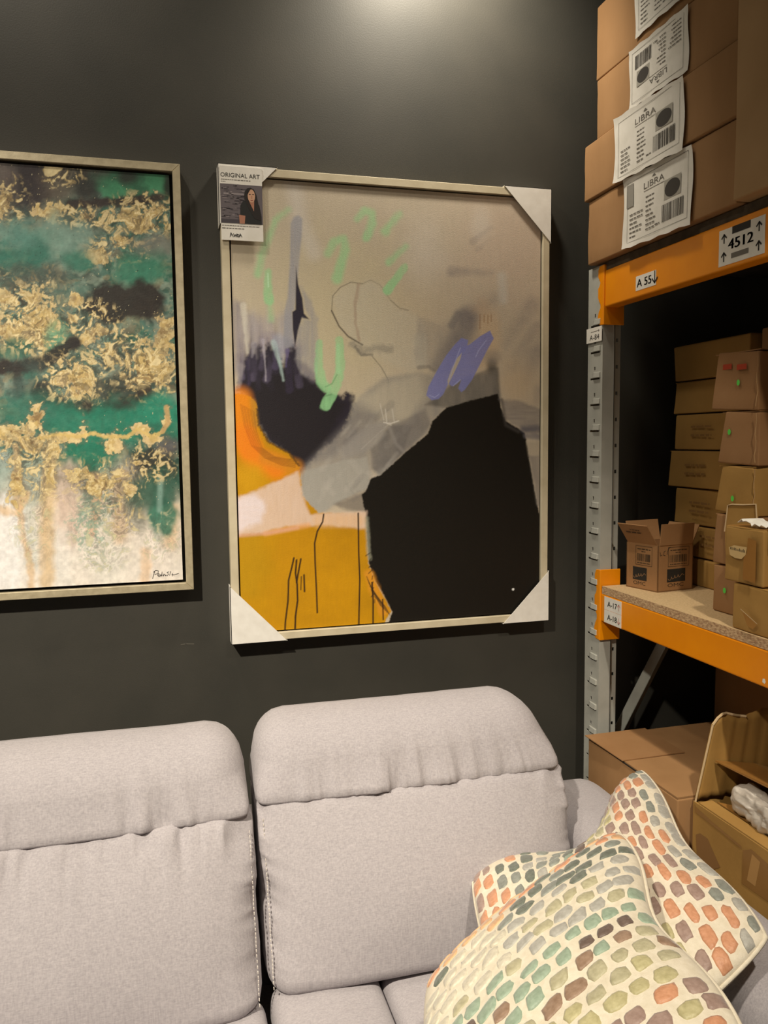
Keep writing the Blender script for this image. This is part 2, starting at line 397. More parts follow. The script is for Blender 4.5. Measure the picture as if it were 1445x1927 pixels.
    k.fill([(566, 540), (588, 570), (598, 600), (598, 700), (590, 714), (566, 706), (556, 676), (562, 622), (570, 598), (584, 602), (575, 585)], (152, 146, 140), 4, 0.82, rag=3, streak=.5, sx=.3, sy=.02)
    k.stroke([(570, 690), (590, 712)], 8, (110, 102, 106), 6, 0.6)
    # grey folded bands between navy and black
    k.fill([(566, 884), (600, 853), (632, 826), (655, 795), (664, 760), (690, 735), (722, 712), (790, 700), (830, 712), (935, 700), (941, 745), (900, 752), (842, 768), (812, 798), (805, 815), (762, 852), (716, 897), (700, 885), (696, 918), (640, 945), (600, 967), (580, 968), (568, 932)], (134, 128, 118), 6, 0.93, rag=3, streak=.55, sx=.05, sy=.02)
    k.fill([(665, 750), (700, 735), (740, 715), (790, 700), (800, 745), (770, 790), (730, 795), (700, 770)], (186, 173, 146), 12, 0.85, streak=.25, sx=.12, sy=.02)
    k.fill([(575, 872), (640, 805), (672, 770), (705, 780), (690, 812), (640, 850), (600, 870)], (112, 106, 101), 10, 0.6, streak=.4, sx=.06, sy=.06)
    k.fill([(645, 842), (690, 800), (735, 790), (700, 845), (640, 868)], (150, 142, 130), 6, 0.7)
    k.fill([(572, 886), (640, 868), (690, 860), (698, 915), (640, 943), (602, 966), (582, 960), (570, 930)], (163, 156, 140), 3, 0.95, rag=1.5, streak=.2, sx=.15, sy=.05)
    k.fill([(697, 846), (735, 800), (775, 800), (760, 850), (716, 893), (700, 882)], (96, 91, 86), 4, 0.75, streak=.4, sx=.08, sy=.08)
    k.fill([(740, 800), (800, 770), (812, 798), (800, 815), (748, 862), (740, 840)], (112, 105, 97), 5, 0.7, streak=.4, sx=.08, sy=.05)
    k.stroke([(733, 805), (745, 835), (760, 850)], 3, (150, 142, 130), 3, 0.5); k.stroke([(680, 845), (735, 795)], 1.2, (170, 160, 145), 1, 0.5)
    k.fill([(628, 948), (690, 925), (690, 966), (652, 960)], (120, 110, 96), 5, 0.8, rag=3)
    k.fill([(800, 762), (850, 722), (905, 700), (925, 690), (938, 692), (941, 748), (900, 752), (845, 768)], (88, 82, 72), 4, 0.85, streak=.5, sx=.05, sy=.02)
    k.blob((926, 690), (10, 14), (72, 68, 62), 0.7, 0.6); k.blob((925, 672), (16, 12), (140, 130, 116), 0.5, 0.6)
    rb = random.Random(5)
    for q in range(46):   # dry brush over the folded bands
        x_, y_ = rb.uniform(575, 790), rb.uniform(770, 950)
        if abs((y_-965)+(x_-570)*.85) > 90: continue
        c_ = rb.choice([(172, 164, 148), (150, 142, 130), (108, 102, 96), (186, 176, 158)]); ln_ = rb.uniform(14, 40); an = rb.choice([-.9, -.75, .9])
        k.stroke([(x_, y_), (x_+ln_*math.cos(an), y_+ln_*math.sin(an))], rb.uniform(1.5, 7), c_, 3, rb.uniform(.15, .4), rag=2, streak=.5)
    # black mass
    k.fill([(688, 925), (698, 900), (716, 894), (762, 852), (805, 816), (813, 793), (840, 767), (880, 755), (936, 741), (941, 752), (942, 766), (952, 792), (975, 806), (988, 815), (994, 850), (1003, 905), (1010, 945), (1016, 970), (1022, 1175), (728, 1180), (738, 1152), (722, 1120), (704, 1090), (694, 1060), (690, 1000), (686, 960), (680, 930)], (21, 17, 11), 1.6, 1.0, rag=1.2, rs=.3)
    # grey at its right shoulder
    k.fill([(941, 752), (975, 752), (1018, 770), (1019, 830), (990, 812), (962, 800), (948, 780)], (128, 118, 108), 4, 0.9, rag=4, streak=.5, sx=.03, sy=.25)
    k.stroke([(985, 808), (1020, 806)], 6, (82, 80, 88), 5, 0.7, rag=2); k.stroke([(990, 820), (1020, 824)], 5, (112, 106, 106), 4, 0.7)
    k.fill([(991, 832), (1020, 830), (1020, 856), (995, 858)], (172, 156, 130), 4, 0.85); k.fill([(996, 858), (1020, 856), (1020, 960), (1011, 950), (1001, 890)], (128, 118, 106), 4, 0.9, rag=2, streak=.4, sx=.2, sy=.02)
    k.stroke([(944, 752), (952, 800), (975, 812)], 3, (70, 64, 58), 3, 0.6)
    # lavender strokes
    for pl in ([(868, 636), (881, 640), (878, 655), (862, 683), (846, 716), (834, 742), (825, 751), (812, 753), (802, 744), (806, 728), (822, 698), (840, 668), (856, 648)],
               [(903, 633), (922, 622), (929, 637), (916, 660), (902, 688), (888, 715), (874, 734), (868, 738), (862, 731), (868, 714), (860, 722), (850, 727), (844, 722), (850, 706), (858, 684), (868, 655), (884, 648)]):
        k.fill(pl, (127, 127, 172), 1.2, 0.97, streak=.12, sx=.1, sy=.3)
    k.fill([(869, 664), (866, 676), (856, 698), (848, 714), (843, 724), (842, 716), (850, 694), (860, 674)], (186, 170, 140), 1.2, .9)
    for p in ([(866, 655), (853, 690), (845, 715)], [(915, 640), (900, 660), (895, 672)], [(808, 744), (818, 748), (826, 742)], [(853, 726), (866, 714)]): k.stroke(p, 0.8, (172, 172, 205), 0.7, 0.6)
    # green strokes
    gr = (148, 202, 138)
    for p, wd, sf, a in (([(542, 395), (518, 415), (505, 448), (492, 480), (486, 515)], 7, 5, .72), ([(505, 512), (504, 540), (506, 565)], 9, 2.5, .95), ([(507, 565), (510, 600)], 6, 5, .55),
                         ([(672, 412), (686, 396), (700, 402), (700, 422), (690, 446)], 8, 4, .8), ([(752, 402), (738, 418), (724, 436)], 7, 5, .75), ([(617, 478), (628, 455), (646, 450), (650, 470), (641, 498), (634, 526)], 9, 4, .85),
                         ([(764, 464), (748, 478), (732, 494)], 6, 4, .7), ([(762, 502), (750, 518), (729, 546)], 8.5, 2, .93), ([(601, 645), (600, 690), (604, 718), (614, 730)], 9, 2, .93), ([(639, 640), (641, 688), (634, 722), (624, 742), (613, 763)], 10, 1.6, .96)):
        k.stroke(p, wd*.98, gr, sf*1.35, a, rag=2.2, rs=.10, streak=.4, sx=.22, sy=.05, taper=(.75, 1.08), fade=(.8, 1.0))
    k.stroke([(504, 515), (505, 540)], 1.2, (196, 226, 180), 1, .7); k.stroke([(612, 728), (625, 722), (634, 705)], 1.3, (108, 158, 102), 1, .6); k.stroke([(613, 745), (624, 742)], 1.5, (100, 140, 92), 1, .6); k.stroke([(636, 650), (637, 700)], 4, (166, 214, 154), 3, .5)
    # ochre block and orange corner
    k.fill([(436, 742), (455, 741), (472, 747), (483, 760), (487, 798), (506, 831), (545, 852), (562, 873), (566, 900), (568, 932), (600, 966), (688, 965), (690, 1010), (694, 1062), (706, 1095), (722, 1122), (736, 1150), (722, 1174), (440, 1200)], (186, 130, 2), 1.5, 1.0, rag=2, rs=.25)
    i = np.nonzero((k.X < 740) & (k.Y > 740) & (k.C[:, 2] < 0.03) & (k.C[:, 0] > 0.3))[0]
    k.C[i] *= (0.88+0.26*fbm(k.X[i]*0.02, k.Y[i]*0.03, 8))[:, None]
    k.blob((465, 1060), (40, 100), (176, 136, 18), .5, .8)
    k.stroke([(452, 750), (458, 800), (470, 840)], 20, (232, 132, 22), 12, .85); k.stroke([(458, 820), (480, 862), (520, 880)], 20, (240, 124, 22), 14, .9); k.stroke([(500, 862), (555, 880)], 14, (206, 130, 30), 10, .8)
    k.blob((470, 900), (30, 26), (204, 148, 16), .8, .6)
    k.stroke([(476, 755), (482, 800)], 5, (176, 120, 50), 4, .6, streak=.5)
    for q in range(10):
        e = q*2.6
        k.stroke([(452+e*1.1, 760+e*0.6), (459+e, 800+e*0.5), (472+e*0.9, 838+e*0.2), (498+e*0.8, 862-e*0.1), (530+e*0.6, 876-e*0.5), (556, 880-e*0.8)], 0.6+0.3*(q % 2), (120, 70, 20), 0.9, 0.42)
    k.stroke([(484, 770), (487, 800), (506, 832), (545, 853), (562, 876)], 2.2, (60, 42, 24), 1.6, .75, rag=2, rs=.4)
    # pale band
    k.fill([(436, 936), (470, 930), (520, 906), (560, 888), (569, 930), (584, 968), (690, 962), (690, 996), (640, 990), (590, 988), (540, 990), (490, 1003), (440, 1008)], (216, 186, 158), 4, .96, rag=3, streak=.15, sx=.15, sy=.05)
    k.fill([(436, 938), (480, 930), (500, 950), (490, 985), (440, 1004)], (228, 212, 206), 8, .85, rag=5, streak=.3, sx=.05, sy=.2)
    k.stroke([(500, 1004), (580, 988)], 5, (226, 160, 96), 4, .6); k.stroke([(600, 980), (672, 980)], 12, (222, 176, 124), 7, .8, streak=.6, sx=.25, sy=.01)
    k.stroke([(440, 1009), (500, 1004), (560, 993)], 3, (214, 160, 130), 3, .6)
    k.stroke([(690, 975), (692, 1010), (695, 1050)], 4, (150, 146, 120), 3, .6, rag=2); k.stroke([(694, 1080), (705, 1110), (722, 1150)], 9, (212, 138, 36), 6, .8, rag=3)
    for q in range(7): k.stroke([(690+q*2, 1085+q*6), (700+q*4, 1110+q*5), (716+q*3, 1140+q*3)], 0.8, (60, 42, 18), .8, .7)
    for q in range(9): k.stroke([(697+q, 1040+q*11), (688+q*1.5+(q*5) % 7, 1046+q*11)], 1, (40, 34, 22), 1, .7)
    dk = (40, 24, 14)
    for p, wd in (([(609, 968), (607, 982), (597, 1000), (592, 1022), (593, 1060), (595, 1100), (597, 1153)], 1.5), ([(553, 1050), (549, 1068), (543, 1092), (542, 1130), (537, 1170), (536, 1190)], 1.6), ([(558, 1054), (556, 1078), (559, 1100), (560, 1130), (556, 1160), (555, 1190)], 1.7),
                  ([(566, 1052), (562, 1074), (558, 1096)], 1.6), ([(567, 1085), (566, 1110)], 0.9), ([(572, 1082), (573, 1113)], 1.6), ([(674, 966), (675, 1040), (677, 1090), (675, 1178)], 1.5), ([(700, 1096), (702, 1130), (702, 1178)], 1.5), ([(720, 1128), (721, 1166)], 1.3)):
        k.stroke(p, wd, dk, 0.8, .95)
    k.stroke([(722, 795), (735, 797), (750, 792)], 1.1, (214, 204, 184), 0.9, .8); k.stroke([(725, 770), (728, 797), (736, 800)], 1.0, (206, 196, 176), 0.9, .7); k.stroke([(738, 770), (742, 796)], 0.9, (206, 196, 176), .9, .6); k.stroke([(715, 760), (722, 790)], 0.9, (206, 196, 176), .9, .6)
    k.blob((965.5, 1109), (2.2, 2.2), (235, 230, 215), 1, .3, 0)
    return k.C

def paint_green_gold(X, Y):
    k = Canvas(X, Y, (84, 116, 98))
    wx = X+(fbm(X*.02, Y*.02, 5)-.5)*40; wy = Y+(fbm(X*.02, Y*.02, 6)-.5)*40
    n1 = fbm(wx*.018, wy*.022, 11, 5); n2 = fbm(wx*.03, wy*.03, 12, 5); n3 = fbm(X*.09, Y*.09, 13, 4)
    def lay(mask, col): k.C = k.C*(1-np.clip(mask, 0, 1)[:, None])+lin(col)*np.clip(mask, 0, 1)[:, None]
    lay(sstep(.48, .66, n1)*.75, (46, 98, 76)); lay(sstep(.5, .68, n2)*.75, (128, 136, 116)); lay(sstep(.52, .68, 1-n1)*.7, (64, 66, 56)); lay(sstep(.55, .66, n3)*.35, (150, 160, 134))
    gwx = X+(fbm(X*.035, Y*.035, 301, 3)-.5)*34; gwy = Y+(fbm(X*.035, Y*.035, 302, 3)-.5)*34
    lay(.5*sstep(.52, .70, fbm(gwx*.06, gwy*.06, 310, 5)), (44, 66, 54)); lay(.5*sstep(.52, .68, fbm(gwx*.05, gwy*.07, 311, 5)), (146, 156, 132)); lay(.35*sstep(.55, .70, fbm(gwx*.06, gwy*.06, 312, 5)), (172, 146, 102))
    B = k.blob
    # top: browns, greens
    B((60, 300), (400, 75), (74, 66, 58), .85, .5, .4); B((55, 350), (44, 66), (48, 39, 40), .95, .4, .5, seed=2); B((5, 345), (22, 60), (108, 94, 84), .7, .6, .5, seed=3)
    B((115, 340), (30, 45), (104, 90, 74), .7, .6, .6, seed=4); B((250, 348), (75, 34), (52, 100, 70), .95, .5, .5, seed=5); B((215, 360), (28, 18), (70, 140, 96), .7, .5, .7, .06, 6); B((300, 345), (22, 28), (74, 144, 98), .7, .5, .7, .06, 7)
    B((238, 332), (20, 16), (48, 50, 42), .9, .5, .5, seed=8); B((160, 348), (24, 30), (44, 42, 38), .9, .5, .5, seed=9); B((318, 350), (13, 26), (46, 44, 38), .9, .5, .4, seed=10)
    k.stroke([(130, 384), (200, 381), (255, 378), (300, 372)], 8, (52, 41, 37), 5, .95, rag=5); B((135, 420), (50, 24), (72, 70, 56), .7, .5, .6, seed=11)
    gold = (198, 168, 104); gold2 = (170, 138, 86); pale = (220, 196, 138)
    gn = fbm(gwx*.032, gwy*.036, 303, 5); gm = fbm(gwx*.07, gwy*.07, 304, 4); gf = fbm(X*.16, Y*.16, 305, 3)
    def goldpatch(c, r, seed, a=.95, col=None):
        i = np.nonzero((abs(X-c[0]) < r[0]*1.9) & (abs(Y-c[1]) < r[1]*1.9))[0]
        if len(i) == 0: return
        d = np.sqrt(((X[i]-c[0])/r[0])**2+((Y[i]-c[1])/r[1])**2)
        f = .90-d+2.0*(gn[i]-.5)+1.5*(gm[i]-.5)+.8*(gf[i]-.5)
        m_ = a*sstep(.16, .25, f)
        k._mix(i, a*.45*sstep(-.25, .2, f), (116, 106, 82))
        k._mix(i, m_, gold2); k._mix(i, m_*sstep(.44, .56, gm[i]), gold); k._mix(i, m_*.85*sstep(.54, .62, gf[i]), pale)
        k._mix(i, m_*.7*sstep(.58, .66, 1-gm[i]), (124, 98, 62)); k._mix(i, m_*.5*(1-sstep(.22, .5, f)), (214, 190, 138)); k._mix(i, m_*.7*sstep(.64, .7, gm[i]), (206, 178, 128))
    ge = fbm(gwx*.15, gwy*.15, 306, 4)
    def flecks(c, r, a=.8, t=.55, col=None):
        i = np.nonzero((abs(X-c[0]) < r[0]*1.6) & (abs(Y-c[1]) < r[1]*1.6))[0]
        if len(i) == 0: return
        e = 1-sstep(.5, 1.3, np.sqrt(((X[i]-c[0])/r[0])**2+((Y[i]-c[1])/r[1])**2)+(gn[i]-.5))
        k._mix(i, a*.5*e*sstep(t-.10, t, ge[i]), (122, 110, 82)); k._mix(i, a*e*sstep(t, t+.05, ge[i]), col or (196, 166, 104)); k._mix(i, a*e*sstep(t+.08, t+.11, ge[i]), (228, 206, 152))
        k._mix(i, a*.7*e*sstep(t+.02, t+.06, 1-ge[i]), (56, 52, 42))
    goldpatch((104, 392), (34, 24), 30); goldpatch((12, 380), (18, 30), 34, .7); goldpatch((160, 408), (30, 14), 38, .8); goldpatch((235, 405), (40, 14), 42, .7); goldpatch((300, 392), (36, 26), 46, .9); goldpatch((230, 455), (22, 14), 50, .8); goldpatch((270, 425), (50, 16), 54, .7); goldpatch((190, 480), (26, 18), 58, .6)
    for q_ in (((150, 410), (60, 26)), ((270, 410), (70, 40)), ((20, 380), (34, 40)), ((220, 470), (60, 34)), ((115, 320), (34, 28)), ((30, 530), (60, 40)), ((80, 560), (70, 50))): flecks(*q_)
    # teal middle
    B((112, 452), (55, 46), (124, 150, 130), .9, .5, .6, seed=60); B((50, 478), (60, 34), (44, 104, 84), .9, .5, .6, seed=61); B((30, 440), (36, 24), (92, 134, 116), .7, .6, .6, seed=62); B((140, 490), (30, 20), (46, 110, 86), .8, .5, .6, seed=63)
    B((295, 462), (36, 20), (116, 114, 100), .8, .6, .5, seed=64); B((272, 508), (58, 32), (58, 118, 90), .9, .5, .5, seed=65); B((60, 520), (70, 22), (70, 72, 62), .7, .6, .8, .06, seed=66); B((140, 560), (60, 36), (92, 116, 98), .6, .6, .7, seed=67)
    k.fill([(160, 580), (172, 540), (200, 530), (235, 536), (262, 528), (300, 536), (310, 560), (306, 592), (285, 604), (245, 600), (215, 612), (185, 606)], (44, 37, 32), 9, .97, rag=12, rs=.05, seed=70)
    goldpatch((12, 565), (36, 22), 80, .95); goldpatch((55, 556), (38, 26), 84, .8, (186, 154, 112)); goldpatch((78, 628), (44, 52), 88, 1); goldpatch((20, 620), (34, 24), 92, .85); goldpatch((135, 600), (16, 14), 96, .9); goldpatch((185, 628), (46, 18), 100, .85); goldpatch((150, 565), (18, 12), 104, .8)
    B((106, 640), (22, 30), (104, 156, 118), .9, .5, .4, seed=110); B((30, 655), (30, 20), (50, 104, 80), .8, .5, .5, seed=111)
    k.stroke([(-20, 692), (30, 690), (75, 685), (105, 668), (138, 645)], 14, (40, 33, 30), 6, .97, rag=5); k.stroke([(33, 695), (37, 740)], 10, (44, 38, 34), 6, .9, rag=5); B((60, 740), (40, 50), (72, 96, 84), .6, .6, .6, seed=112)
    goldpatch((275, 700), (66, 46), 120, .95, (190, 158, 100)); goldpatch((215, 660), (28, 22), 124, .7); goldpatch((310, 650), (22, 50), 128, .7)
    k.stroke([(75, 742), (120, 764), (180, 772), (235, 760), (276, 742)], 15, (48, 41, 35), 7, .96, rag=6); B((205, 730), (50, 22), (50, 50, 42), .8, .5, .6, seed=132); B((82, 735), (20, 22), (46, 42, 38), .85, .5, .5, seed=133)
    goldpatch((135, 712), (52, 42), 134, 1)
    for q_ in (((60, 610), (70, 60)), ((160, 600), (60, 36)), ((230, 650), (70, 40)), ((280, 700), (60, 60)), ((140, 715), (60, 46))): flecks(*q_)
    # bright green belt
    B((210, 800), (150, 40), (34, 116, 88), .92, .4, .5, seed=140); B((300, 770), (40, 30), (40, 128, 98), .9, .5, .4, seed=141); B((60, 780), (60, 40), (44, 104, 82), .8, .5, .5, seed=142); B((165, 860), (55, 32), (34, 112, 84), .95, .3, .4, seed=143)
    B((295, 880), (60, 56), (44, 44, 38), .92, .5, .6, seed=144); B((320, 840), (24, 18), (98, 92, 88), .8, .5, .5, seed=145); B((300, 945), (46, 46), (46, 104, 80), .9, .5, .6, seed=146)
    # pale lower field
    i_ = sstep(880, 985, k.Y+(fbm(k.X*.03, k.Y*.008, 21)-.5)*150)
    lay(i_*.97, (222, 202, 174)); lay(sstep(960, 1080, k.Y+(fbm(k.X*.025, k.Y*.006, 22)-.5)*120)*.75, (232, 220, 200))
    for p, wd, c, a in (([(15, 960), (12, 1090)], 30, (236, 230, 218), .85), ([(55, 930), (60, 1060)], 12, (204, 206, 188), .6), ([(130, 890), (128, 1010)], 22, (206, 176, 152), .85), ([(200, 990), (205, 1090)], 26, (226, 218, 196), .6), ([(60, 880), (64, 930)], 20, (150, 158, 136), .8), ([(8, 860), (10, 910)], 14, (170, 178, 160), .8), ([(298, 1020), (300, 1090)], 22, (238, 222, 200), .7), ([(115, 1010), (118, 1100)], 16, (230, 222, 204), .6)):
        k.stroke(p, wd, c, wd*.6, a, rag=8, streak=.3, sx=.15, sy=.01)
    for p, wd, c in (([(30, 840), (33, 920), (42, 1000), (58, 1060), (60, 1104)], 7, (206, 166, 112)), ([(94, 840), (92, 920), (88, 1000), (88, 1095)], 13, (208, 172, 116)), ([(228, 900), (226, 960), (225, 1010)], 14, (204, 168, 126)), ([(0, 960), (30, 965), (50, 930)], 8, (212, 172, 118)), ([(178, 900), (182, 960), (172, 1000)], 10, (196, 150, 106)), ([(275, 1040), (272, 1090)], 10, (222, 184, 140)), ([(322, 960), (318, 1020)], 14, (220, 180, 130))):
        k.stroke(p, wd, c, wd*.6, .8, rag=5, rs=.08, streak=.35, sx=.1, sy=.03)
    B((165, 985), (30, 45), (128, 160, 134), .7, .6, .9, .1, 150, thr=.5, ns=.25); B((190, 950), (34, 28), (120, 140, 116), .7, .5, .8, .1, 151, thr=.45, ns=.3); B((302, 975), (30, 44), (40, 112, 86), .9, .35, .8, seed=152); B((285, 920), (50, 40), (52, 84, 66), .7, .5, .7, .05, seed=155); B((262, 950), (22, 40), (110, 112, 94), .7, .5, .6, seed=153); B((280, 930), (36, 26), (56, 92, 72), .8, .5, .6, seed=154)
    k.stroke([(302, 900), (300, 960)], 5, (130, 158, 138), 4, .7)
    # gold garland
    for n, (c, r) in enumerate((((20, 815), (40, 24)), ((55, 838), (46, 28)), ((88, 826), (34, 18)), ((72, 785), (20, 22)), ((100, 845), (22, 30)), ((157, 812), (20, 18)), ((130, 822), (22, 10)), ((212, 835), (20, 26)), ((198, 820), (14, 8)), ((262, 812), (28, 18)), ((290, 824), (16, 8)), ((312, 795), (12, 24)), ((160, 892), (32, 16)), ((185, 912), (44, 24)), ((225, 890), (26, 30)), ((30, 900), (16, 40)), ((94, 880), (12, 40)), ((258, 870), (16, 16)), ((25, 945), (14, 20)), ((240, 925), (20, 16)))):
        goldpatch(c, r, 200+n*4, .97)
    k.stroke([(75, 824), (110, 818), (150, 822), (175, 815), (195, 822), (240, 822), (258, 808), (285, 822), (306, 812)], 3.5, (208, 176, 104), 2, .9, rag=3, rs=.2); k.stroke([(305, 812), (318, 795), (313, 765)], 4, (188, 154, 100), 2, .9, rag=2)
    for q_ in (((50, 840), (70, 40)), ((190, 905), (70, 40)), ((290, 870), (40, 40)), ((70, 900), (50, 60)), ((230, 960), (40, 50))): flecks(*q_, a=.6)
    for q_ in (((170, 990), (40, 60)), ((300, 1010), (40, 50)), ((60, 1000), (40, 60)), ((200, 1040), (60, 40))): flecks(*q_, a=.35, t=.58, col=(150, 168, 138))
    # fine speckle
    sp = vnoise(X*.55, Y*.55, 77); lay((sp > .955)*(fbm(X*.015, Y*.015, 78) > .52)*.7*(Y < 960), (222, 206, 158)); sp = vnoise(X*.5, Y*.5, 79); lay((sp > .96)*.6*(Y < 940), (36, 32, 28))
    k.C *= (0.70+0.38*fbm(X*.13, Y*.13, 333, 4))[:, None]
    return k.C

GOLDF = noisy('brushed_champagne_metal', (176, 164, 136), (198, 186, 156), 60, 0.38, 0.05, 200, (1, 1, 1), metal=0.25, spec=0.5)
CREAMF = noisy('cream_lacquered_wood', (196, 184, 156), (212, 201, 174), 20, 0.45, 0.05, 120, spec=0.4)
BLACKF = plain('black_tray', (16, 15, 14), 0.7)
CANV = attr_mat('painted_canvas', 0.5, 0.35, 0.2, 420)
CANVG = attr_mat('embellished_canvas', 0.55, 0.3, 0.15, 220)
FOAM = noisy('white_foam_card', (232, 228, 220), (242, 239, 232), 40, 0.6, 0.05, 200)

def framed(name, label, x0, x1, z0, z1, rail, gap, cx, cz, mat, cmat, painter, cname):
    t = empty(name, ((x0+x1)/2, 0, z0), label, 'painting')
    yf, yb, yc = -0.045, -0.004, -0.037
    w_ = rail
    for q in (((x0, z1), (x1, z1), (x1-w_, z1-w_), (x0+w_, z1-w_)), ((x1, z1), (x1, z0), (x1-w_, z0+w_), (x1-w_, z1-w_)), ((x1, z0), (x0, z0), (x0+w_, z0+w_), (x1-w_, z0+w_)), ((x0, z0), (x0, z1), (x0+w_, z1-w_), (x0+w_, z0+w_))):
        MB().prism([(a, yf, b) for a, b in q], (0, yb-yf, 0)).build('frame_rail', mat, t, 0.0012, seg=1)
    MB().box((x0+w_*.6, -0.018, z0+w_*.6), (x1-w_*.6, -0.008, z1-w_*.6)).build('backing_tray', BLACKF, t)
    g = w_+gap
    MB().box((x0+g, -0.0365, z0+g), (x1-g, -0.018, z1-g)).build('stretcher', plain('stretcher_edge', (30, 26, 22), .8), t)
    c = canvas_mesh(cname, cx, cz, yc, painter, cmat, t)
    return t, c

p1, p1c = framed('abstract_painting', 'green and gold abstract painting in a champagne metal frame, above the sofa end', -0.88, 0.056, 1.168, 2.250, 0.019, 0.008,
    np.concatenate([np.linspace(-0.853, -0.47, 60)[:-1], np.linspace(-0.47, 0.029, 330)]), np.linspace(1.195, 2.223, 600), GOLDF, CANVG, paint_green_gold, 'canvas')
sg = Print((0, -0.037, 0), EX_W, EY_W)
def pw(px, py): q = pixel_to_plane(px, py, 1, -0.037); return (q[0], q[2])
for st in ([(291, 1075), (289, 1082), (287, 1089)], [(288, 1077), (293, 1073), (298, 1074), (297, 1079), (291, 1081)], [(297, 1084), (300, 1082), (299, 1079), (296, 1082), (299, 1085), (302, 1083)], [(305, 1076), (304, 1084)], [(304, 1082), (302, 1081), (302, 1084), (305, 1083)], [(307, 1080), (307, 1084), (310, 1080)], [(311, 1084), (313, 1082), (310, 1082)],
           [(318, 1076), (314, 1077), (317, 1080), (314, 1084)], [(321, 1075), (319, 1083)], [(323, 1081), (326, 1081)], [(324, 1079), (324, 1084)], [(326, 1082), (336, 1079)]):
    sg.line([pw(*q) for q in st], 0.0012, INK)
sg.build('signature', p1c)

p2, p2c = framed('abstract_painting', 'black, ochre and beige abstract painting in a cream frame with white corner guards', 0.153, 1.077, 1.0165, 2.2555, 0.0205, 0.004,
    np.linspace(0.1775, 1.0525, 460), np.linspace(1.041, 2.231, 620), CREAMF, CANV, paint_orange_black, 'canvas')
def guard(cx, cz, sx, sz, lx, lz):
    e = 0.004; y0, y1 = -0.0475, -0.003
    t = 0.0016
    a = (cx-sx*e, cz-sz*e)
    mb = MB()
    mb.prism([(a[0], y0, a[1]), (a[0]+sx*lx, y0, a[1]), (a[0], y0, a[1]+sz*lz)], (0, t, 0))
    mb.box((min(a[0], a[0]+sx*lx), y0, min(a[1], a[1]+sz*t)), (max(a[0], a[0]+sx*lx), y1, max(a[1], a[1]+sz*t)))
    mb.box((min(a[0], a[0]+sx*t), y0, min(a[1], a[1]+sz*lz)), (max(a[0], a[0]+sx*t), y1, max(a[1], a[1]+sz*lz)))
    o = mb.build('corner_guard', FOAM, p2); o['label'] = 'white cardboard corner guard'
guard(0.153, 2.2555, 1, -1, 0.152, 0.152); guard(1.077, 2.2555, -1, -1, 0.145, 0.150)
guard(0.153, 1.0165, 1, 1, 0.150, 0.158); guard(1.077, 1.0165, -1, 1, 0.147, 0.150)
# artist card
cd = MB().box((0.1535, -0.0508, 2.069), (0.2600, -0.0484, 2.2525)).build('artist_card', PAPER, p2); cd['label'] = 'white card with a portrait photo of a dark-haired woman'
pr = Print((0.1535, -0.0508, 2.069), EX_W, EY_W, 0.0003)
W_, H_ = 0.1065, 0.1835
tx = plain('photo_grey', (104, 96, 100), .5); tx2 = plain('photo_dark_grey', (70, 64, 70), .5); tx3 = plain('photo_pale', (150, 140, 142), .5)
hair = plain('photo_hair', (36, 30, 28), .5); skin = plain('photo_skin', (205, 160, 130), .5); skin2 = plain('photo_skin_shade', (176, 122, 98), .5); shirt = plain('photo_shirt', (34, 35, 34), .5); lip = plain('photo_lip', (150, 74, 66), .5)
pr.text('ORIGINAL ART', 0.002, H_-0.027, 0.099, INK, 0.0105)
rg = random.Random(4)
pr.words(0.003, H_-0.034, 0.078, 0.0025, INKG, rg); pr.words(0.003, H_-0.039, 0.014, 0.0022, INKG, rg)
y0, y1 = 0.0425, H_-0.044
pr.rect(0, y0, W_, y1, tx)
for q in range(90):
    a, b = rg.uniform(0, W_*.55), rg.uniform(y0+.012, y1-.004); L = rg.uniform(.003, .016)
    pr.rect(a, b, min(a+L, W_), b+rg.uniform(.0006, .0022), rg.choice([tx2, tx3, tx2, tx]), 1)
pr.rect(0.008, y1-.026, 0.06, y1-.022, tx3, 1); pr.rect(0.0, y0, W_*.5, y0+.010, tx2, 1)
pr.poly([(W_*.50, y0), (W_*.46, y0+.022), (W_*.47, y0+.046), (W_*.53, y0+.056), (W_*.66, y0+.060), (W_*.82, y0+.058), (W_*.92, y0+.048), (W_*.97, y0+.02), (W_*.97, y0)], shirt, 2)
pr.poly([(W_*.44, y0), (W_*.43, y0+.022), (W_*.58, y0+.02), (W_*.56, y0)], skin2, 3)
pr.poly([(W_*.57, y0+.062), (W_*.56, y1-.03), (W_*.58, y1-.016), (W_*.64, y1-.008), (W_*.72, y1-.006), (W_*.80, y1-.010), (W_*.86, y1-.024), (W_*.90, y1-.046), (W_*.95, y0+.028), (W_*.95, y0+.010), (W_*.80, y0+.014), (W_*.66, y0+.040)], hair, 3)
pr.poly([(W_*.68, y0+.056), (W_*.79, y0+.032), (W_*.80, y0+.060), (W_*.72, y0+.068)], skin2, 4)
pr.ell(W_*.735, y0+.070, W_*.088, .0165, skin, 5)
pr.poly([(W_*.65, y0+.074), (W_*.66, y0+.088), (W_*.74, y0+.089), (W_*.70, y0+.084)], hair, 6)
pr.rect(W_*.675, y0+.0735, W_*.72, y0+.0752, hair, 6); pr.rect(W_*.755, y0+.0735, W_*.80, y0+.0752, hair, 6); pr.rect(W_*.735, y0+.064, W_*.752, y0+.071, skin2, 6); pr.rect(W_*.715, y0+.0585, W_*.775, y0+.0605, lip, 6)
pr.words(0.002, y0-.007, 0.098, 0.0026, INKG, rg); pr.words(0.002, y0-.014, 0.058, 0.0034, INKG, rg)
def hw(pts, s=1): pr.line([(0.022+x_*0.0085, 0.0085+y_*0.0100) for x_, y_ in pts], 0.0015, INK, 1)
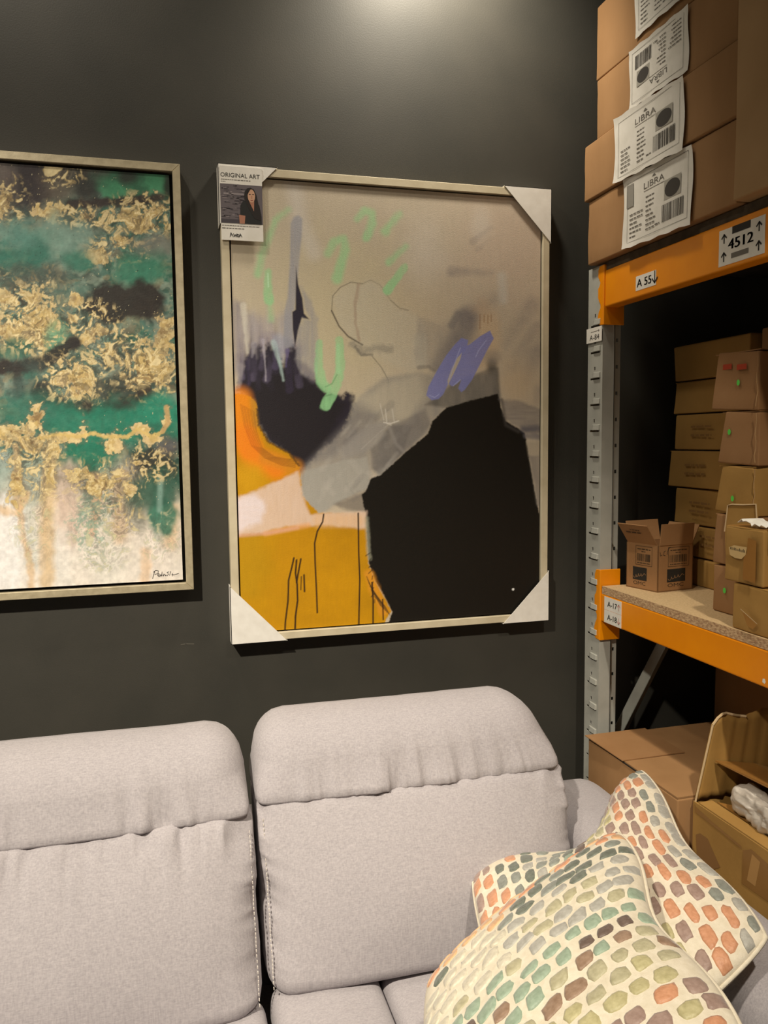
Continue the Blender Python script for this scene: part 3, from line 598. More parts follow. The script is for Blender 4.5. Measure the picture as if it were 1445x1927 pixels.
hw([(0, 0), (.25, 1), (.9, 0)]); hw([(.1, .45), (.7, .5)]); hw([(1.0, .8), (1.25, .05), (1.5, .6), (1.75, .05), (2.0, .8)]); hw([(2.15, .7), (2.1, .1), (2.5, .05), (2.6, .6), (2.15, .75)]); hw([(2.75, 0), (3.0, .85), (3.5, .05)]); hw([(2.8, .4), (3.3, .4)])
pr.build('printed_photo', cd)

# ------------------------------------------------------------------ pallet rack
ORANGE = noisy('orange_powder_coat', (238, 142, 2), (246, 152, 4), 12, 0.38, 0.04, 300, spec=0.5)
GREY = noisy('grey_galvanised_paint', (168, 168, 160), (184, 184, 176), 14, 0.45, 0.04, 200, spec=0.5)
CHIP = noisy('chipboard', (188, 160, 118), (206, 178, 136), 180, 0.85, 0.15, 240, detail=8, lo=.35, hi=.65)
CHIPE = noisy('chipboard_edge', (166, 130, 96), (204, 172, 132), 230, 0.9, 0.5, 260, stretch=(1, 0.5, 1), detail=8, lo=.38, hi=.6)
RX = 1.185
PITCH_Z, Z0 = 0.0739, 1.358-0.0739*18
rack = empty('pallet_rack', (RX, -0.12, 0), 'orange and grey steel pallet rack loaded with cartons', 'shelving')

def panel(ys, zs, hole, to3, mb):
    """sheet built from cells, leaving the punched openings out"""
    vs = {}
    for i in range(len(ys)-1):
        for j in range(len(zs)-1):
            if hole(i, j): continue
            q = []
            for a, b in ((i, j), (i+1, j), (i+1, j+1), (i, j+1)):
                if (a, b) not in vs: vs[(a, b)] = mb.bm.verts.new(to3(ys[a], zs[b]))
                q.append(vs[(a, b)])
            mb.bm.faces.new(q)

tabmesh = None
def upright(x, ysg, y0, front=True, top=2.031):
    """y0: side turned to the bay; profile grows towards +y when ysg > 0"""
    global tabmesh
    mb = MB(); W8 = 0.08
    fr = [0, .42, .50, .15, .85, 1]; ys = sorted(set([0, .18, .44, .52, .80, 1]))
    zs = [0.0]; kinds = []
    n = int((top-0.1)/PITCH_Z)
    zb = [Z0+k*PITCH_Z for k in range(n) if 0.03 < Z0+k*PITCH_Z < top-0.05]
    for z in zb:
        zs += [z-0.0095, z-0.004, z+0.017, z+0.027]; kinds += ['s', 'slot', 's', 'hole']
    zs.append(top); kinds.append('s')
    def hole(i, j):
        kd = kinds[j]
        return (kd == 'slot' and i in (1, 2, 3)) or (kd == 'hole' and i == 2)
    Y = lambda t: y0+ysg*W8*t          # t = 0 at the bay side
    panel(ys, zs, hole, lambda t, z: (x, Y(1-t), z), mb)
    # bay side wall, inward step, punched rear flange
    s = 1 if front else -1
    for t, sg in ((0, 1), (1, -1)):
        yb = Y(t); ys_ = yb+ysg*sg*0.010
        panel([0, 1], [0, top], lambda i, j: False, lambda a, z: (x+s*0.036*a, yb, z), mb)
        panel([0, 1], [0, top], lambda i, j: False, lambda a, z: (x+s*0.036, yb+(ys_-yb)*a, z), mb)
        zz = [0.0]
        for z in zb: zz += [z+0.020, z+0.030]
        zz.append(top)
        panel([0, .40, .70, 1], zz, lambda i, j: i == 1 and j % 2 == 1, lambda a, z: (x+s*(0.036+0.024*a), ys_, z), mb)
    o = mb.build('upright', GREY, rack); md = o.modifiers.new('sheet', 'SOLIDIFY'); md.thickness = 0.0018; md.offset = -1
    if front:
        if tabmesh is None:
            t_ = MB(); h = 0.016
            t_.hexa([(-0.0075, -0.026, -h/2), (0.001, -0.026, -h/2), (0.001, 0.026, -h/2), (-0.0075, 0.006, -h/2), (-0.006, -0.026, h/2), (0.001, -0.026, h/2), (0.001, 0.026, h/2), (-0.005, 0.006, h/2)])
            to = t_.build('slot_tab', GREY, None, 0.0012, seg=1); tabmesh = to.data; bpy.data.objects.remove(to)
        for z in zb:
            if z < 0.55 or z > 2.1: continue
            c = bpy.data.objects.new('slot_tab', tabmesh); COL.objects.link(c); c.parent = o
            c.location = Vector((x, y0+ysg*W8*0.5-0.004, z+0.003))
    return o
u1 = upright(RX, 1, -0.16)
u2 = upright(RX, -1, -2.86)
upright(RX+0.92, 1, -0.16, False); upright(RX+0.92, -1, -2.86, False)
for (xa, za, xb, zb_) in ((1.225, 0.545, 2.05, 1.985),):
    d = Vector((xb-xa, 0, zb_-za)); n_ = Vector((-d.z, 0, d.x)).normalized()*0.022
    a, b = Vector((xa, -0.096, za)), Vector((xb, -0.096, zb_)); O = Vector((0, -0.012, 0)); T3 = Vector((0, .003, 0))
    mb = MB()
    for s1 in (-1, 1): mb.hexa([a+n_*s1, a+O, a+O+T3, a+n_*s1+T3, b+n_*s1, b+O, b+O+T3, b+n_*s1+T3])
    mb.hexa([a+O-n_*.05, a+O+n_*.05, a+O+n_*.05+O*.15, a+O-n_*.05+O*.15, b+O-n_*.05, b+O+n_*.05, b+O+n_*.05+O*.15, b+O-n_*.05+O*.15])
    mb.build('diagonal_brace', noisy('galvanised_brace', (150, 152, 146), (166, 168, 160), 20, .35, .03, 100, metal=.1) if 'galvanised_brace' not in MATS else MATS['galvanised_brace'], rack)

def beam(zb, zt, x=RX, front=True):
    s = 1 if front else -1
    mb = MB(); mb.box((min(x-s*0.002, x+s*0.040), -2.85, zb), (max(x-s*0.002, x+s*0.040), -0.168, zt))
    o = mb.build('beam', ORANGE, rack, 0.004, seg=3)
    if not front: return o
    for ye, sg in ((-0.1625, 1), (-2.8575, -1)):
        zc = (zb+zt)/2; z0, z1 = zc-0.097, min(zc+0.108, 2.030); kz = (z1-z0)/.205
        k = MB()
        # plate on the punched face: a lobed tongue
        prof = [(0, 0), (.020, .002), (.027, .012), (.027, .034), (.022, .048), (.014, .060), (.014, .072), (.022, .084), (.027, .096), (.027, .128), (.020, .136), (.016, .146), (.020, .156), (.027, .166), (.027, .190), (.020, .203), (0, .205)]
        k.prism([(x-0.0045, ye+sg*a, z0+b*kz) for a, b in prof], (0.0035, 0, 0))
        k.box((x-0.0045, min(ye-sg*0.005, ye), z0), (x+0.060, max(ye-sg*0.005, ye), z1))
        k.build('end_connector', ORANGE, o, 0.0012, seg=1)
    return o
b_low = beam(1.030, 1.110); b_up = beam(1.913, 2.013)
beam(1.030, 1.110, RX+0.92, False); beam(1.913, 2.013, RX+0.92, False)

def sticker(y0, z1, wd, h, x, draw, rotx=0.0, name='adhesive_label', lab=None):
    """label on the aisle face: y0 far edge, z1 top edge"""
    o = MB().box((x-0.0008, y0-wd, z1-h), (x, y0, z1)).build(name, PAPER, rack)
    if lab: o['label'] = lab
    p = Print((x-0.0008, y0, z1-h), EX_A, EY_A, 0.0004); draw(p, wd, h); p.build('printed_text', o)
    return o
def d4512(p, w_, h):
    p.rect(w_*.30, h*.80, w_*.70, h*1.0, INK); p.text('4512', w_*.22, h*.40, w_*.54, INK, h*.28, bold=.0012); p.rect(w_*.29, h*.14, w_*.67, h*.28, INKG)
    for a in (.12, .88):
        for b in (.74, .24): p.arrow(w_*a, h*b, h*.26, INK)
bx = RX-0.002
def at_beam(px, py): return pixel_to_plane(px, py, 0, bx)
a = at_beam(1354, 435); b = at_beam(1440, 470)
sticker(a[1], at_beam(1354, 436)[2], a[1]-at_beam(1440, 440)[1], at_beam(1354, 436)[2]-at_beam(1354, 503)[2], bx, d4512, lab='white location label reading 4512')
def d55(p, w_, h):
    p.text('A 55', w_*.06, h*.22, w_*.72, INK, h*.55, bold=.0006); p.arrow(w_*.94, h*.55, h*.85, INK, -1, .12)
a = at_beam(1197, 521); sticker(a[1], a[2], a[1]-at_beam(1235, 510)[1], a[2]-at_beam(1197, 548)[2], bx, d55, lab='white label reading A 55')
PINK = plain('faded_red_ink', (206, 150, 140), .7)
def d17(p, w_, h): p.text('A-17', w_*.20, h*.28, w_*.55, INK, h*.42, bold=.0004); p.arrow(w_*.86, h*.48, h*.5, PINK, 1, .14)
def d18(p, w_, h): p.text('A-18', w_*.20, h*.28, w_*.55, INK, h*.42, bold=.0004); p.arrow(w_*.86, h*.46, h*.5, PINK, -1, .14)
a = at_beam(1138, 1122); wd = a[1]-at_beam(1170, 1131)[1]
sticker(a[1]+.001, 1.1060, wd, 0.0365, bx, d17, lab='white label reading A-17'); sticker(a[1]+.001, 1.0685, wd, 0.0365, bx, d18, lab='white label reading A-18')
def d84(p, w_, h): p.text('A-84', w_*.22, h*.16, w_*.62, INK, h*.36); p.line([(w_*.3, h*.72), (w_*.85, h*.74)], .0012, INKG); p.line([(w_*.78, h*.82), (w_*.85, h*.74), (w_*.78, h*.66)], .0012, INKG)
sticker(-0.078, pixel_to_plane(1120, 617, 0, RX)[2], 0.083, 0.041, RX-0.0052, d84, lab='white label reading A-84')
# worn patch where paint came off the lower beam
pp = pixel_to_plane(1437, 1282, 0, bx); ch = Print((bx, pp[1], pp[2]), EX_A, EY_A, 0.0003); ch.poly([(-.004, -.003), (.003, -.005), (.006, .0), (.003, .006), (-.003, .005)], PAPER); ch.build('paint_chip', b_low)

board = MB().box((RX-0.0015, -2.84, 1.1105), (RX+0.93, -0.172, 1.1325)).build('shelf_board', [CHIP, CHIPE])
for pg in board.data.polygons:
    if abs(pg.normal.z) < 0.5: pg.material_index = 1
tag(board, 'chipboard shelf deck on the lower orange beam of the rack', 'shelf')
DARKB = noisy('dark_brown_board', (66, 56, 44), (92, 80, 64), 30, .9, .3, 80)  # upper deck coloured much darker than the chipboard below
tag(MB().box((RX+0.002, -2.84, 2.0135), (RX+0.93, -0.168, 2.035)).build('shelf_board', DARKB), 'dark shelf deck under the tall cartons on the upper beam', 'shelf')

# ------------------------------------------------------------------ soft and boxy solids
def soft_box(name, c, half, rv, n, mat, parent=None, deform=None, smooth=True, rotz=0.0, rlow=None, rtop=None):
    half = np.array(half, float); rv = np.minimum(np.array(rv, float), half*0.98)
    def axis(k):
        a = rv[k]/half[k]; e = [-1, -1+a*.12, -1+a*.3, -1+a*.6, -1+a]
        nn = n if np.isscalar(n) else n[k]
        return np.array(e+list(np.linspace(-1+a, 1-a, max(2, nn))[1:-1])+[-x_ for x_ in e[::-1]])
    A = [axis(k) for k in range(3)]
    V = []; F = []
    for ax in range(3):
        u_, v_ = [(1, 2), (2, 0), (0, 1)][ax]
        gu, gv = np.meshgrid(A[u_], A[v_], indexing='ij')
        for sg in (-1, 1):
            P = np.zeros(gu.shape+(3,)); P[..., u_] = gu; P[..., v_] = gv; P[..., ax] = sg
            b = len(V); nu, nv = gu.shape; V += list(P.reshape(-1, 3))
            for i in range(nu-1):
                for j in range(nv-1):
                    q = [b+i*nv+j, b+(i+1)*nv+j, b+(i+1)*nv+j+1, b+i*nv+j+1]
                    F.append(q if sg > 0 else q[::-1])
    P = np.array(V)*half
    if rlow is not None:      # different rounding towards the lower edge
        w8 = sstep(-.7, .1, P[:, 2]/half[2])[:, None]; rv = np.array(rlow)*(1-w8)+rv*w8
    if rtop is not None:
        w8 = sstep(-.1, .7, P[:, 2]/half[2])[:, None]; rv = np.array(rtop)*w8+rv*(1-w8)
    inner = np.clip(P, -(half-rv), half-rv); d = (P-inner)/rv; L = np.linalg.norm(d, axis=1, keepdims=True); L[L == 0] = 1
    P = inner+rv*d/L
    if deform is not None: P = deform(P, half)
    if rotz:
        cs, sn = math.cos(rotz), math.sin(rotz); P = np.stack([P[:, 0]*cs-P[:, 1]*sn, P[:, 0]*sn+P[:, 1]*cs, P[:, 2]], -1)
    P = P+np.array(c, float)
    me = bpy.data.meshes.new(name); me.from_pydata([tuple(p) for p in P], [], F)
    bm = bmesh.new(); bm.from_mesh(me); bmesh.ops.remove_doubles(bm, verts=bm.verts[:], dist=1e-5); bm.to_mesh(me); bm.free()
    return link(name, me, mat, parent, smooth)

CARD = noisy('brown_cardboard', (150, 112, 72), (168, 128, 86), 7, .85, .1, 120, stretch=(1, 1, .4))
CARD_Y = noisy('yellow_brown_cardboard', (158, 120, 62), (178, 138, 74), 6, .8, .12, 90)
CARD_P = noisy('pinkish_cardboard', (150, 110, 70), (162, 122, 82), 8, .85, .1, 120)
CARD_L = noisy('pale_new_cardboard', (168, 134, 92), (182, 148, 106), 6, .8, .06, 120)
TAPE = noisy('brown_packing_tape', (150, 104, 52), (166, 120, 62), 10, .28, .05, 40, spec=.5)
TORN = plain('torn_paper_edge', (206, 180, 140), .9)
rng = random.Random(11)
def carton(label, lo, hi, mat=CARD, rotz=0.0, group=None, tape='x', wob=0.003, seed=0, name='cardboard_box', tilt=0.0, flaps=True, flare=0.0):
    c = [(a+b)/2 for a, b in zip(lo, hi)]; h = [(b-a)/2 for a, b in zip(lo, hi)]
    t = empty(name, (c[0], c[1], lo[2]), label, 'box', group)
    def df(P, hh):
        n = fbm(P[:, 1]*9+P[:, 0]*5+seed*3.1, P[:, 2]*9+seed, seed)-.5; n2 = fbm(P[:, 0]*9+seed*2.3, P[:, 2]*9+P[:, 1]*7, seed+5)-.5
        P = P.copy(); P[:, 0] += n*wob*2*np.sign(P[:, 0]); P[:, 1] += n2*wob*2*np.sign(P[:, 1])
        P[:, 2] += tilt*P[:, 1]
        P[:, 1] += flare*P[:, 2]*(P[:, 1] > 0)
        return P
    soft_box('carton_body', c, (h[0], h[1], h[2]-.0008), (.004, .004, .004), 6, mat, t, df, True, rotz)
    R3 = Matrix.Rotation(rotz, 3, 'Z'); ctr = Vector(c)
    if flaps:   # two closing flaps meeting on the top
        for sg in (-1, 1):
            if tape == 'x': a, b = (-h[0]*.99, min(sg*.001, sg*h[1]*.985)), (h[0]*.99, max(sg*.001, sg*h[1]*.985))
            else: a, b = (min(sg*.001, sg*h[0]*.985), -h[1]*.99), (max(sg*.001, sg*h[0]*.985), h[1]*.99)
            MB().box((c[0]+a[0], c[1]+a[1], hi[2]-.0022), (c[0]+b[0], c[1]+b[1], hi[2]-.0002), R3, ctr).build('flap', mat, t)
    if tape:
        e = wob+.0012; wdt = .024
        lo_, hi_ = (( -h[0]-e, -wdt), (h[0]+e, wdt)) if tape == 'x' else ((-wdt, -h[1]-e), (wdt, h[1]+e))
        mb = MB()
        mb.box((c[0]+lo_[0], c[1]+lo_[1], hi[2]-.0004), (c[0]+hi_[0], c[1]+hi_[1], hi[2]+.0003), R3, ctr)
        dz = min(.06, h[2]*.8)
        if tape == 'x': mb.box((c[0]-h[0]-e, c[1]-wdt, hi[2]-dz), (c[0]-h[0]-e+.0008, c[1]+wdt, hi[2]), R3, ctr)
        else: mb.box((c[0]-wdt, c[1]-h[1]-e, hi[2]-dz), (c[0]+wdt, c[1]-h[1]-e+.0008, hi[2]), R3, ctr)
        mb.build('packing_tape', TAPE, t)
    return t

# ------------------------------------------------------------------ tall cartons on the upper deck
def libra(p, w_, h, rg, smudge=False):
    d = .0009
    p.frame(w_*.07, h*.08, w_*.95, h*.93, d, INKG)
    p.text('LIBRA', w_*.33, h*.73, w_*.30, INKG, h*.085); p.rect(w_*.33, h*.695, w_*.63, h*.703, INKG); p.poly([(w_*.45, h*.845), (w_*.48, h*.885), (w_*.51, h*.845)], INKG)
    p.rect(w_*.63, h*.44, w_*.86, h*.70, plain('label_photo_grey', (172, 168, 158), .7)); p.ell(w_*.745, h*.565, w_*.105, h*.115, plain('label_photo_dark', (64, 60, 56), .7), 1)
    p.barcode(w_*.60, h*.16, w_*.90, h*.39, plain('barcode_grey', (96, 92, 86), .7), rg)
    for k in range(8):
        y = h*(.60-.063*k)
        if k > 1: p.words(w_*.11, y-.02*h, w_*(.20+.12*rg.random()), h*.030, INKG, rg)
        p.words(w_*.36, y, w_*(.43+.08*rg.random()), h*.030, INKG, rg)
    p.words(w_*.50, h*.17, w_*.57, h*.03, INKG, rg)
    if smudge: p.rect(w_*.06, h*.58, w_*.17, h*.90, plain('smudge_grey', (150, 146, 138), .8))
def paper_on_box(t, xf, y0, y1, zt, zb, flip=False, seed=1, smudge=False, curl=.006, skew=0.0):
    """creased sheet on an aisle face"""
    rg = random.Random(seed); ny, nz = 14, 12
    V = []; F = []
    for i in range(ny+1):
        for j in range(nz+1):
            a, b = i/ny, j/nz
            jag = .0018*math.sin(a*23+seed)*(1 if j in (0, nz) else 0)
            lift = .0026+.0006*math.sin(a*7+b*5+seed)+curl*max(0, .08-b)*5*(.5+.5*math.sin(a*9+seed))+curl*max(0, b-.94)*6
            V.append((xf-lift, y0+(y1-y0)*a+.003*math.sin(b*6+seed), zb+(zt-zb)*b+jag+skew*a))
    for i in range(ny):
        for j in range(nz):
            q = i*(nz+1)+j; F.append((q, q+nz+1, q+nz+2, q+1))
    o = from_py('shipping_label', V, F, PAPER, t, True); o['label'] = 'creased white shipping label printed LIBRA'
    w_, h = abs(y1-y0), zt-zb
    if flip: p = Print((xf-.0030, y1, zt), (0, 1, 0), (0, 0, -1), .0006)
    else: p = Print((xf-.0030, y0, zb+skew*.5), EX_A, EY_A, .0006)
    libra(p, w_, h, rg, smudge)
    p.build('printed_text', o)
LB = 'cartons with printed labels on the upper deck'
zz = [2.037, 2.213, 2.366, 2.524, 2.72]
yl = [(-0.105, -0.715), (-0.092, -0.715), (-0.140, -0.705), (-0.132, -0.70)]
xs_ = [1.166, 1.158, 1.166, 1.170]
ords = ['lowest', 'second', 'third', 'fourth']
tops = []
for k in range(4):
    t = carton(['brown carton resting on the upper orange beam, its LIBRA label smudged at one corner', 'brown carton second from the bottom of the tall stack, label printed upright LIBRA', 'brown carton third from the bottom of the tall stack, its label upside down', 'brown carton cut off by the top of the picture, above the upside-down label'][k],
               (xs_[k], yl[k][1], zz[k]), (xs_[k]+0.62, yl[k][0], zz[k+1]-.0015), CARD, 0, LB, 'x' if k == 3 else None, .004, k+1)
    tops.append(t)
paper_on_box(tops[0], xs_[0]-.003, -0.292, -0.572, 2.213, 2.038, seed=1, smudge=True, skew=-.006)
paper_on_box(tops[1], xs_[1]-.003, -0.258, -0.548, 2.376, 2.214, seed=2, skew=-.012)
paper_on_box(tops[2], xs_[2]-.003, -0.312, -0.548, 2.520, 2.378, flip=True, seed=3, skew=-.004)
paper_on_box(tops[3], xs_[3]-.003, -0.326, -0.560, 2.705, 2.545, seed=4)
carton('pale carton beside the labelled stack at the right edge, on the upper deck', (1.150, -1.25, 2.037), (1.72, -0.722, 2.66), CARD_L, 0, None, 'y', .003, 9)

# ------------------------------------------------------------------ cartons on the middle deck
DZ = 1.1327
zs7 = [DZ, 1.212, 1.303, 1.408, 1.516, 1.619, 1.713, 1.816]
yo = [-0.22, -0.19, -0.140, -0.116, -0.140, -0.124, -0.130]
BK = 'flat brown cartons stacked at the back of the middle deck'
wds = ['lowest', 'second', 'third', 'fourth', 'fifth', 'sixth', 'topmost']
for k in range(7):
    t = carton('%s flat brown carton of the seven-high stack behind the open box' % wds[k], (1.434+.004*(k % 3), yo[k]-0.32, zs7[k]), (1.80, yo[k], zs7[k+1]-.003), CARD_Y, math.radians([0, -1, 1.2, -.6, .8, 0, -1][k]), BK, None, .004, 20+k, flare=[0, 0, -.10, -.12, -.02, -.14, .10][k])
    # faint stencil on the aisle side
    if k in (1, 2, 3, 4):
        p = Print((1.432, yo[k]-.05, zs7[k]+.02), EX_A, EY_A, .0030); rg = random.Random(k)
        for q in range(2): p.words(.03, .018+.024*q, .12, .010, plain('faded_stencil', (138, 102, 54), .9), rg)
        p.build('stencil_mark', t)
carton('dark carton behind the flat stack, topmost at the right edge', (1.452, -0.86, 1.60), (1.80, -0.462, 1.822), CARD, 0, None, None, .003, 31)
carton('brown carton supporting the dark carton behind the green-dot stack', (1.46, -0.86, DZ), (1.80, -0.565, 1.598), CARD, 0, None, None, .003, 32)

GREEN = plain('green_dot_sticker', (96, 214, 84), .5); RED = plain('red_marker', (176, 62, 30), .8)
def dot(t, y, z, x):
    p = Print((x, y, z), EX_A, EY_A, .0026); p.ell(0, 0, .0052, .0068, GREEN); o = p.build('round_sticker', t); o['label'] = 'small green dot sticker'; return o
gz = [DZ, 1.249, 1.372, 1.487, 1.612, 1.748]
gy = [-0.540, -0.540, -0.548, -0.556, -0.530]
glab = ['pinkish carton with a green dot, lowest of the dotted stack on the deck', 'carton with a ragged upright flap between the two lower green-dot cartons', 'carton with a green dot just above the carton with the ragged flap', 'carton with a green dot, second from the top of the dotted stack', 'carton with two red marker strokes above a green dot']
gb = []
for k in range(5):
    t = carton(glab[k], (1.268-.003*(k == 4), -0.672, gz[k]), (1.425, gy[k], gz[k+1]-.003), [CARD_P, CARD_P, CARD_Y, CARD_P, CARD_P][k], math.radians([0, .8, -2, 2.5, 3][k]), 'small cartons with green dots', None, .0025, 40+k, tilt=[0, 0, .04, .05, .06][k], flare=[0, -.08, -.24, -.18, -.16][k])
    MB().tube([(1.2645+.0015*math.sin(q*2.1+k), -0.6735-.0015*math.sin(q*1.7+k), gz[k]+.006+q*(gz[k+1]-gz[k]-.014)/7) for q in range(8)], .0009, 6).build('worn_edge', plain('scuffed_box_edge', (178, 142, 98), .9), t)
    gb.append(t)
def gx(px, py): q = pixel_to_plane(px, py, 0, 1.266); return q[1], q[2]
for k, q in ((0, (1365, 1111)), (2, (1380, 938)), (3, (1374, 813)), (4, (1391, 720))): dot(gb[k], *gx(*q), 1.2655)
p = Print((1.2655, 0, 0), EX_A, EY_A, .0026)
for a, b in ((1362, 1379), (1388, 1407)):
    y0, z0 = gx(a, 694); y1, _ = gx(b, 694)
    for q in range(4): p.rect(-y0+.001*(q % 2), z0+.003+q*.003-.006, -y1-.001*(q % 2), z0+.0062+q*.003-.006, RED)
p.build('red_marker_strokes', gb[4])
# ragged flap of the torn narrow carton, standing up behind the near parcels
t = gb[1]
q0 = [pixel_to_plane(*q, 0, 1.262) for q in ((1366, 1056), (1364, 1000), (1370, 951), (1378, 949), (1398, 950), (1423, 949), (1425, 985), (1425, 1056))]
MB().prism([tuple(q) for q in q0], (.003, 0, 0)).build('flap', CARD_Y, t)
MB().tube([tuple(q-np.array([.001, 0, 0])) for q in q0[1:7]], .0016, 6).build('torn_edge', TORN, t)
# two near parcels at the deck edge
n2 = carton('scuffed tan parcel on the deck edge, under a smaller taped parcel', (1.186, -1.02, DZ), (1.256, -0.708, 1.2335), CARD_Y, math.radians(-1), None, 'y', .005, 51, name='parcel')
n1 = carton('tan parcel with a torn printed label, on top of the scuffed parcel', (1.186, -0.795, 1.2355), (1.252, -0.682, 1.357), CARD_Y, math.radians(2), None, 'y', .004, 52, name='parcel')
def nx(px, py, x=1.182): q = pixel_to_plane(px, py, 0, x); return -q[1], q[2]
pale = plain('pale_torn_label', (206, 176, 122), .8)
p = Print((1.182, 0, 0), EX_A, EY_A, .0012)
p.poly([nx(*q) for q in ((1372, 1030), (1382, 1026), (1406, 1030), (1404, 1044), (1396, 1052), (1384, 1050), (1374, 1044))], pale)
rg = random.Random(3)
for q in range(12): a = nx(1375+q*2.4, 1030+q*.6); p.rect(a[0], a[1]-.004, a[0]+.0018, a[1]+.003*rg.random(), INK, 1)
p.poly([nx(*q) for q in ((1408, 1012), (1424, 1018), (1422, 1098), (1398, 1090), (1400, 1050), (1406, 1040))], TAPE)
p.build('torn_label', n1)
V = []; F = []
for i in range(9):
    for j in range(5):
        V.append((1.192+.052*j/4+.003*math.sin(i*2), -0.712-.072*i/8, 1.3585+.008*abs(math.sin(i*1.3+j*2.1))+(.007 if i < 4 else .001)))
for i in range(8):
    for j in range(4): a = i*5+j; F.append((a, a+1, a+6, a+5))
o = from_py('crumpled_paper', V, F, PAPER, n1); md = o.modifiers.new('t', 'SOLIDIFY'); md.thickness = .001; o['label'] = 'torn white paper sticking out of the top'
p = Print((1.179, 0, 0), EX_A, EY_A, .0022)
p.poly([nx(*q, 1.179) for q in ((1398, 1150), (1426, 1176), (1418, 1184), (1408, 1178))], TAPE); p.line([nx(1395, 1146, 1.179), nx(1426, 1174, 1.179)], .0014, TORN); p.build('loose_tape', n2)
carton('pale carton standing behind the near parcels at the right edge of the middle deck', (1.345, -1.14, DZ), (1.60, -0.875, 1.70), CARD_L, math.radians(-3), None, 'x', .003, 55)

# small open carton with black print
def open_small():
    A = Vector((1.271, -0.309, DZ)); eL = Vector((-0.027, 0.110, 0)); eR = Vector((0.121, 0.016, 0)); Hh = Vector((0, 0, .128)); th = .0028
    t = empty('cardboard_box', tuple(A), 'small open carton with upright flaps and black printing, on the chipboard deck', 'box')
    nL, nR = eL.normalized(), eR.normalized()
    def wall(o, d, inn, nm='carton_wall'):
        i = inn.normalized()*th
        MB().hexa([o, o+d, o+d+i, o+i, o+Hh, o+d+Hh, o+d+i+Hh, o+i+Hh]).build(nm, CARD_P, t)
    wall(A, eL, nR); wall(A, eR, nL); wall(A+eR, eL, -nR); wall(A+eL, eR, -nL)
    MB().hexa([A+Vector((0, 0, .0005)), A+eR+Vector((0, 0, .0005)), A+eR+eL+Vector((0, 0, .0005)), A+eL+Vector((0, 0, .0005)), A+Vector((0, 0, .003)), A+eR+Vector((0, 0, .003)), A+eR+eL+Vector((0, 0, .003)), A+eL+Vector((0, 0, .003))]).build('carton_floor', CARD_P, t)
    def flap(o, d, up, inset=.004):
        o = o+Hh; i = d.normalized()*inset; nn = d.cross(up).normalized()*th*.8
        return MB().hexa([o+i, o+d-i, o+d-i+nn, o+i+nn, o+i+up, o+d-i+up, o+d-i+up+nn, o+i+up+nn]).build('flap', CARD_P, t)
    f1 = flap(A, eL, Vector((-.040, -.010, .055)) ); flap(A, eR, Vector((.002, -.004, .058))); flap(A+eL, eR, Vector((.004, .020, .056))); flap(A+eR, eL, Vector((.030, .01, .05)))
    DK = plain('black_box_print', (34, 32, 28), .7); BR = plain('brown_box_print', (70, 52, 32), .8); LT = plain('reversed_print', (160, 122, 84), .8)
    for o, d, nm in ((A+eL, -eL, 0), (A, eR, 1)):
        w_ = d.length; p = Print(tuple(o), tuple(d.normalized()), (0, 0, 1), .0006); h = .128
        x0, x1 = (.30*w_, .82*w_) if nm == 0 else (.28*w_, .88*w_)
        p.frame(x0, h*.53, x1, h*.95, .0011, BR); rg = random.Random(nm)
        p.words(x0+.1*(x1-x0), h*.87, x1-.1*(x1-x0), h*.035, BR, rg); p.words(x0+.35*(x1-x0), h*.82, x0+.6*(x1-x0), h*.03, BR, rg); p.barcode(x0+.08*(x1-x0), h*.62, x1-.08*(x1-x0), h*.78, BR, rg, 16); p.words(x0+.1*(x1-x0), h*.57, x1-.1*(x1-x0), h*.03, BR, rg)
        x0, x1 = (.22*w_, .66*w_) if nm == 0 else (.26*w_, .78*w_)
        p.rect(x0, h*.20, x1, h*.48, DK)
        p.line([(x0+.05*(x1-x0), h*.27), (x0+.10*(x1-x0), h*.24), (x0+.20*(x1-x0), h*.25), (x0+.24*(x1-x0), h*.31), (x0+.28*(x1-x0), h*.26), (x0+.38*(x1-x0), h*.28), (x0+.42*(x1-x0), h*.34), (x0+.46*(x1-x0), h*.28), (x0+.56*(x1-x0), h*.30), (x0+.60*(x1-x0), h*.35), (x0+.66*(x1-x0), h*.29), (x0+.76*(x1-x0), h*.33), (x0+.82*(x1-x0), h*.36), (x0+.94*(x1-x0), h*.33)], .0011, LT, 1)
        p.text('OMC', x0+.04*(x1-x0), h*.095, (x1-x0)*.88, BR, h*.075)
        if nm: p.line([(.05*w_, h*.86), (.06*w_, h*.78), (.11*w_, h*.80)], .0012, DK); p.line([(.20*w_, h*.88), (.16*w_, h*.86), (.15*w_, h*.79), (.20*w_, h*.78)], .0012, DK); p.line([(.25*w_, h*.80), (.28*w_, h*.92), (.34*w_, h*.95)], .0014, DK)
        p.build('box_print', t)
    # upside-down print on the tilted flap
    up = Vector((-.040, -.010, .055)); o = A+eL+Hh+up*.25; d = -eL
    nn = Vector(d).cross(up).normalized()*.0012
    pr_ = Print(tuple(o+nn), tuple(d.normalized()), tuple(up.normalized()), .0004); rg = random.Random(6)
    pr_.words(.022, .022, .078, .006, BR, rg); pr_.words(.04, .032, .075, .004, BR, rg); pr_.build('flap_print', t)
open_small()

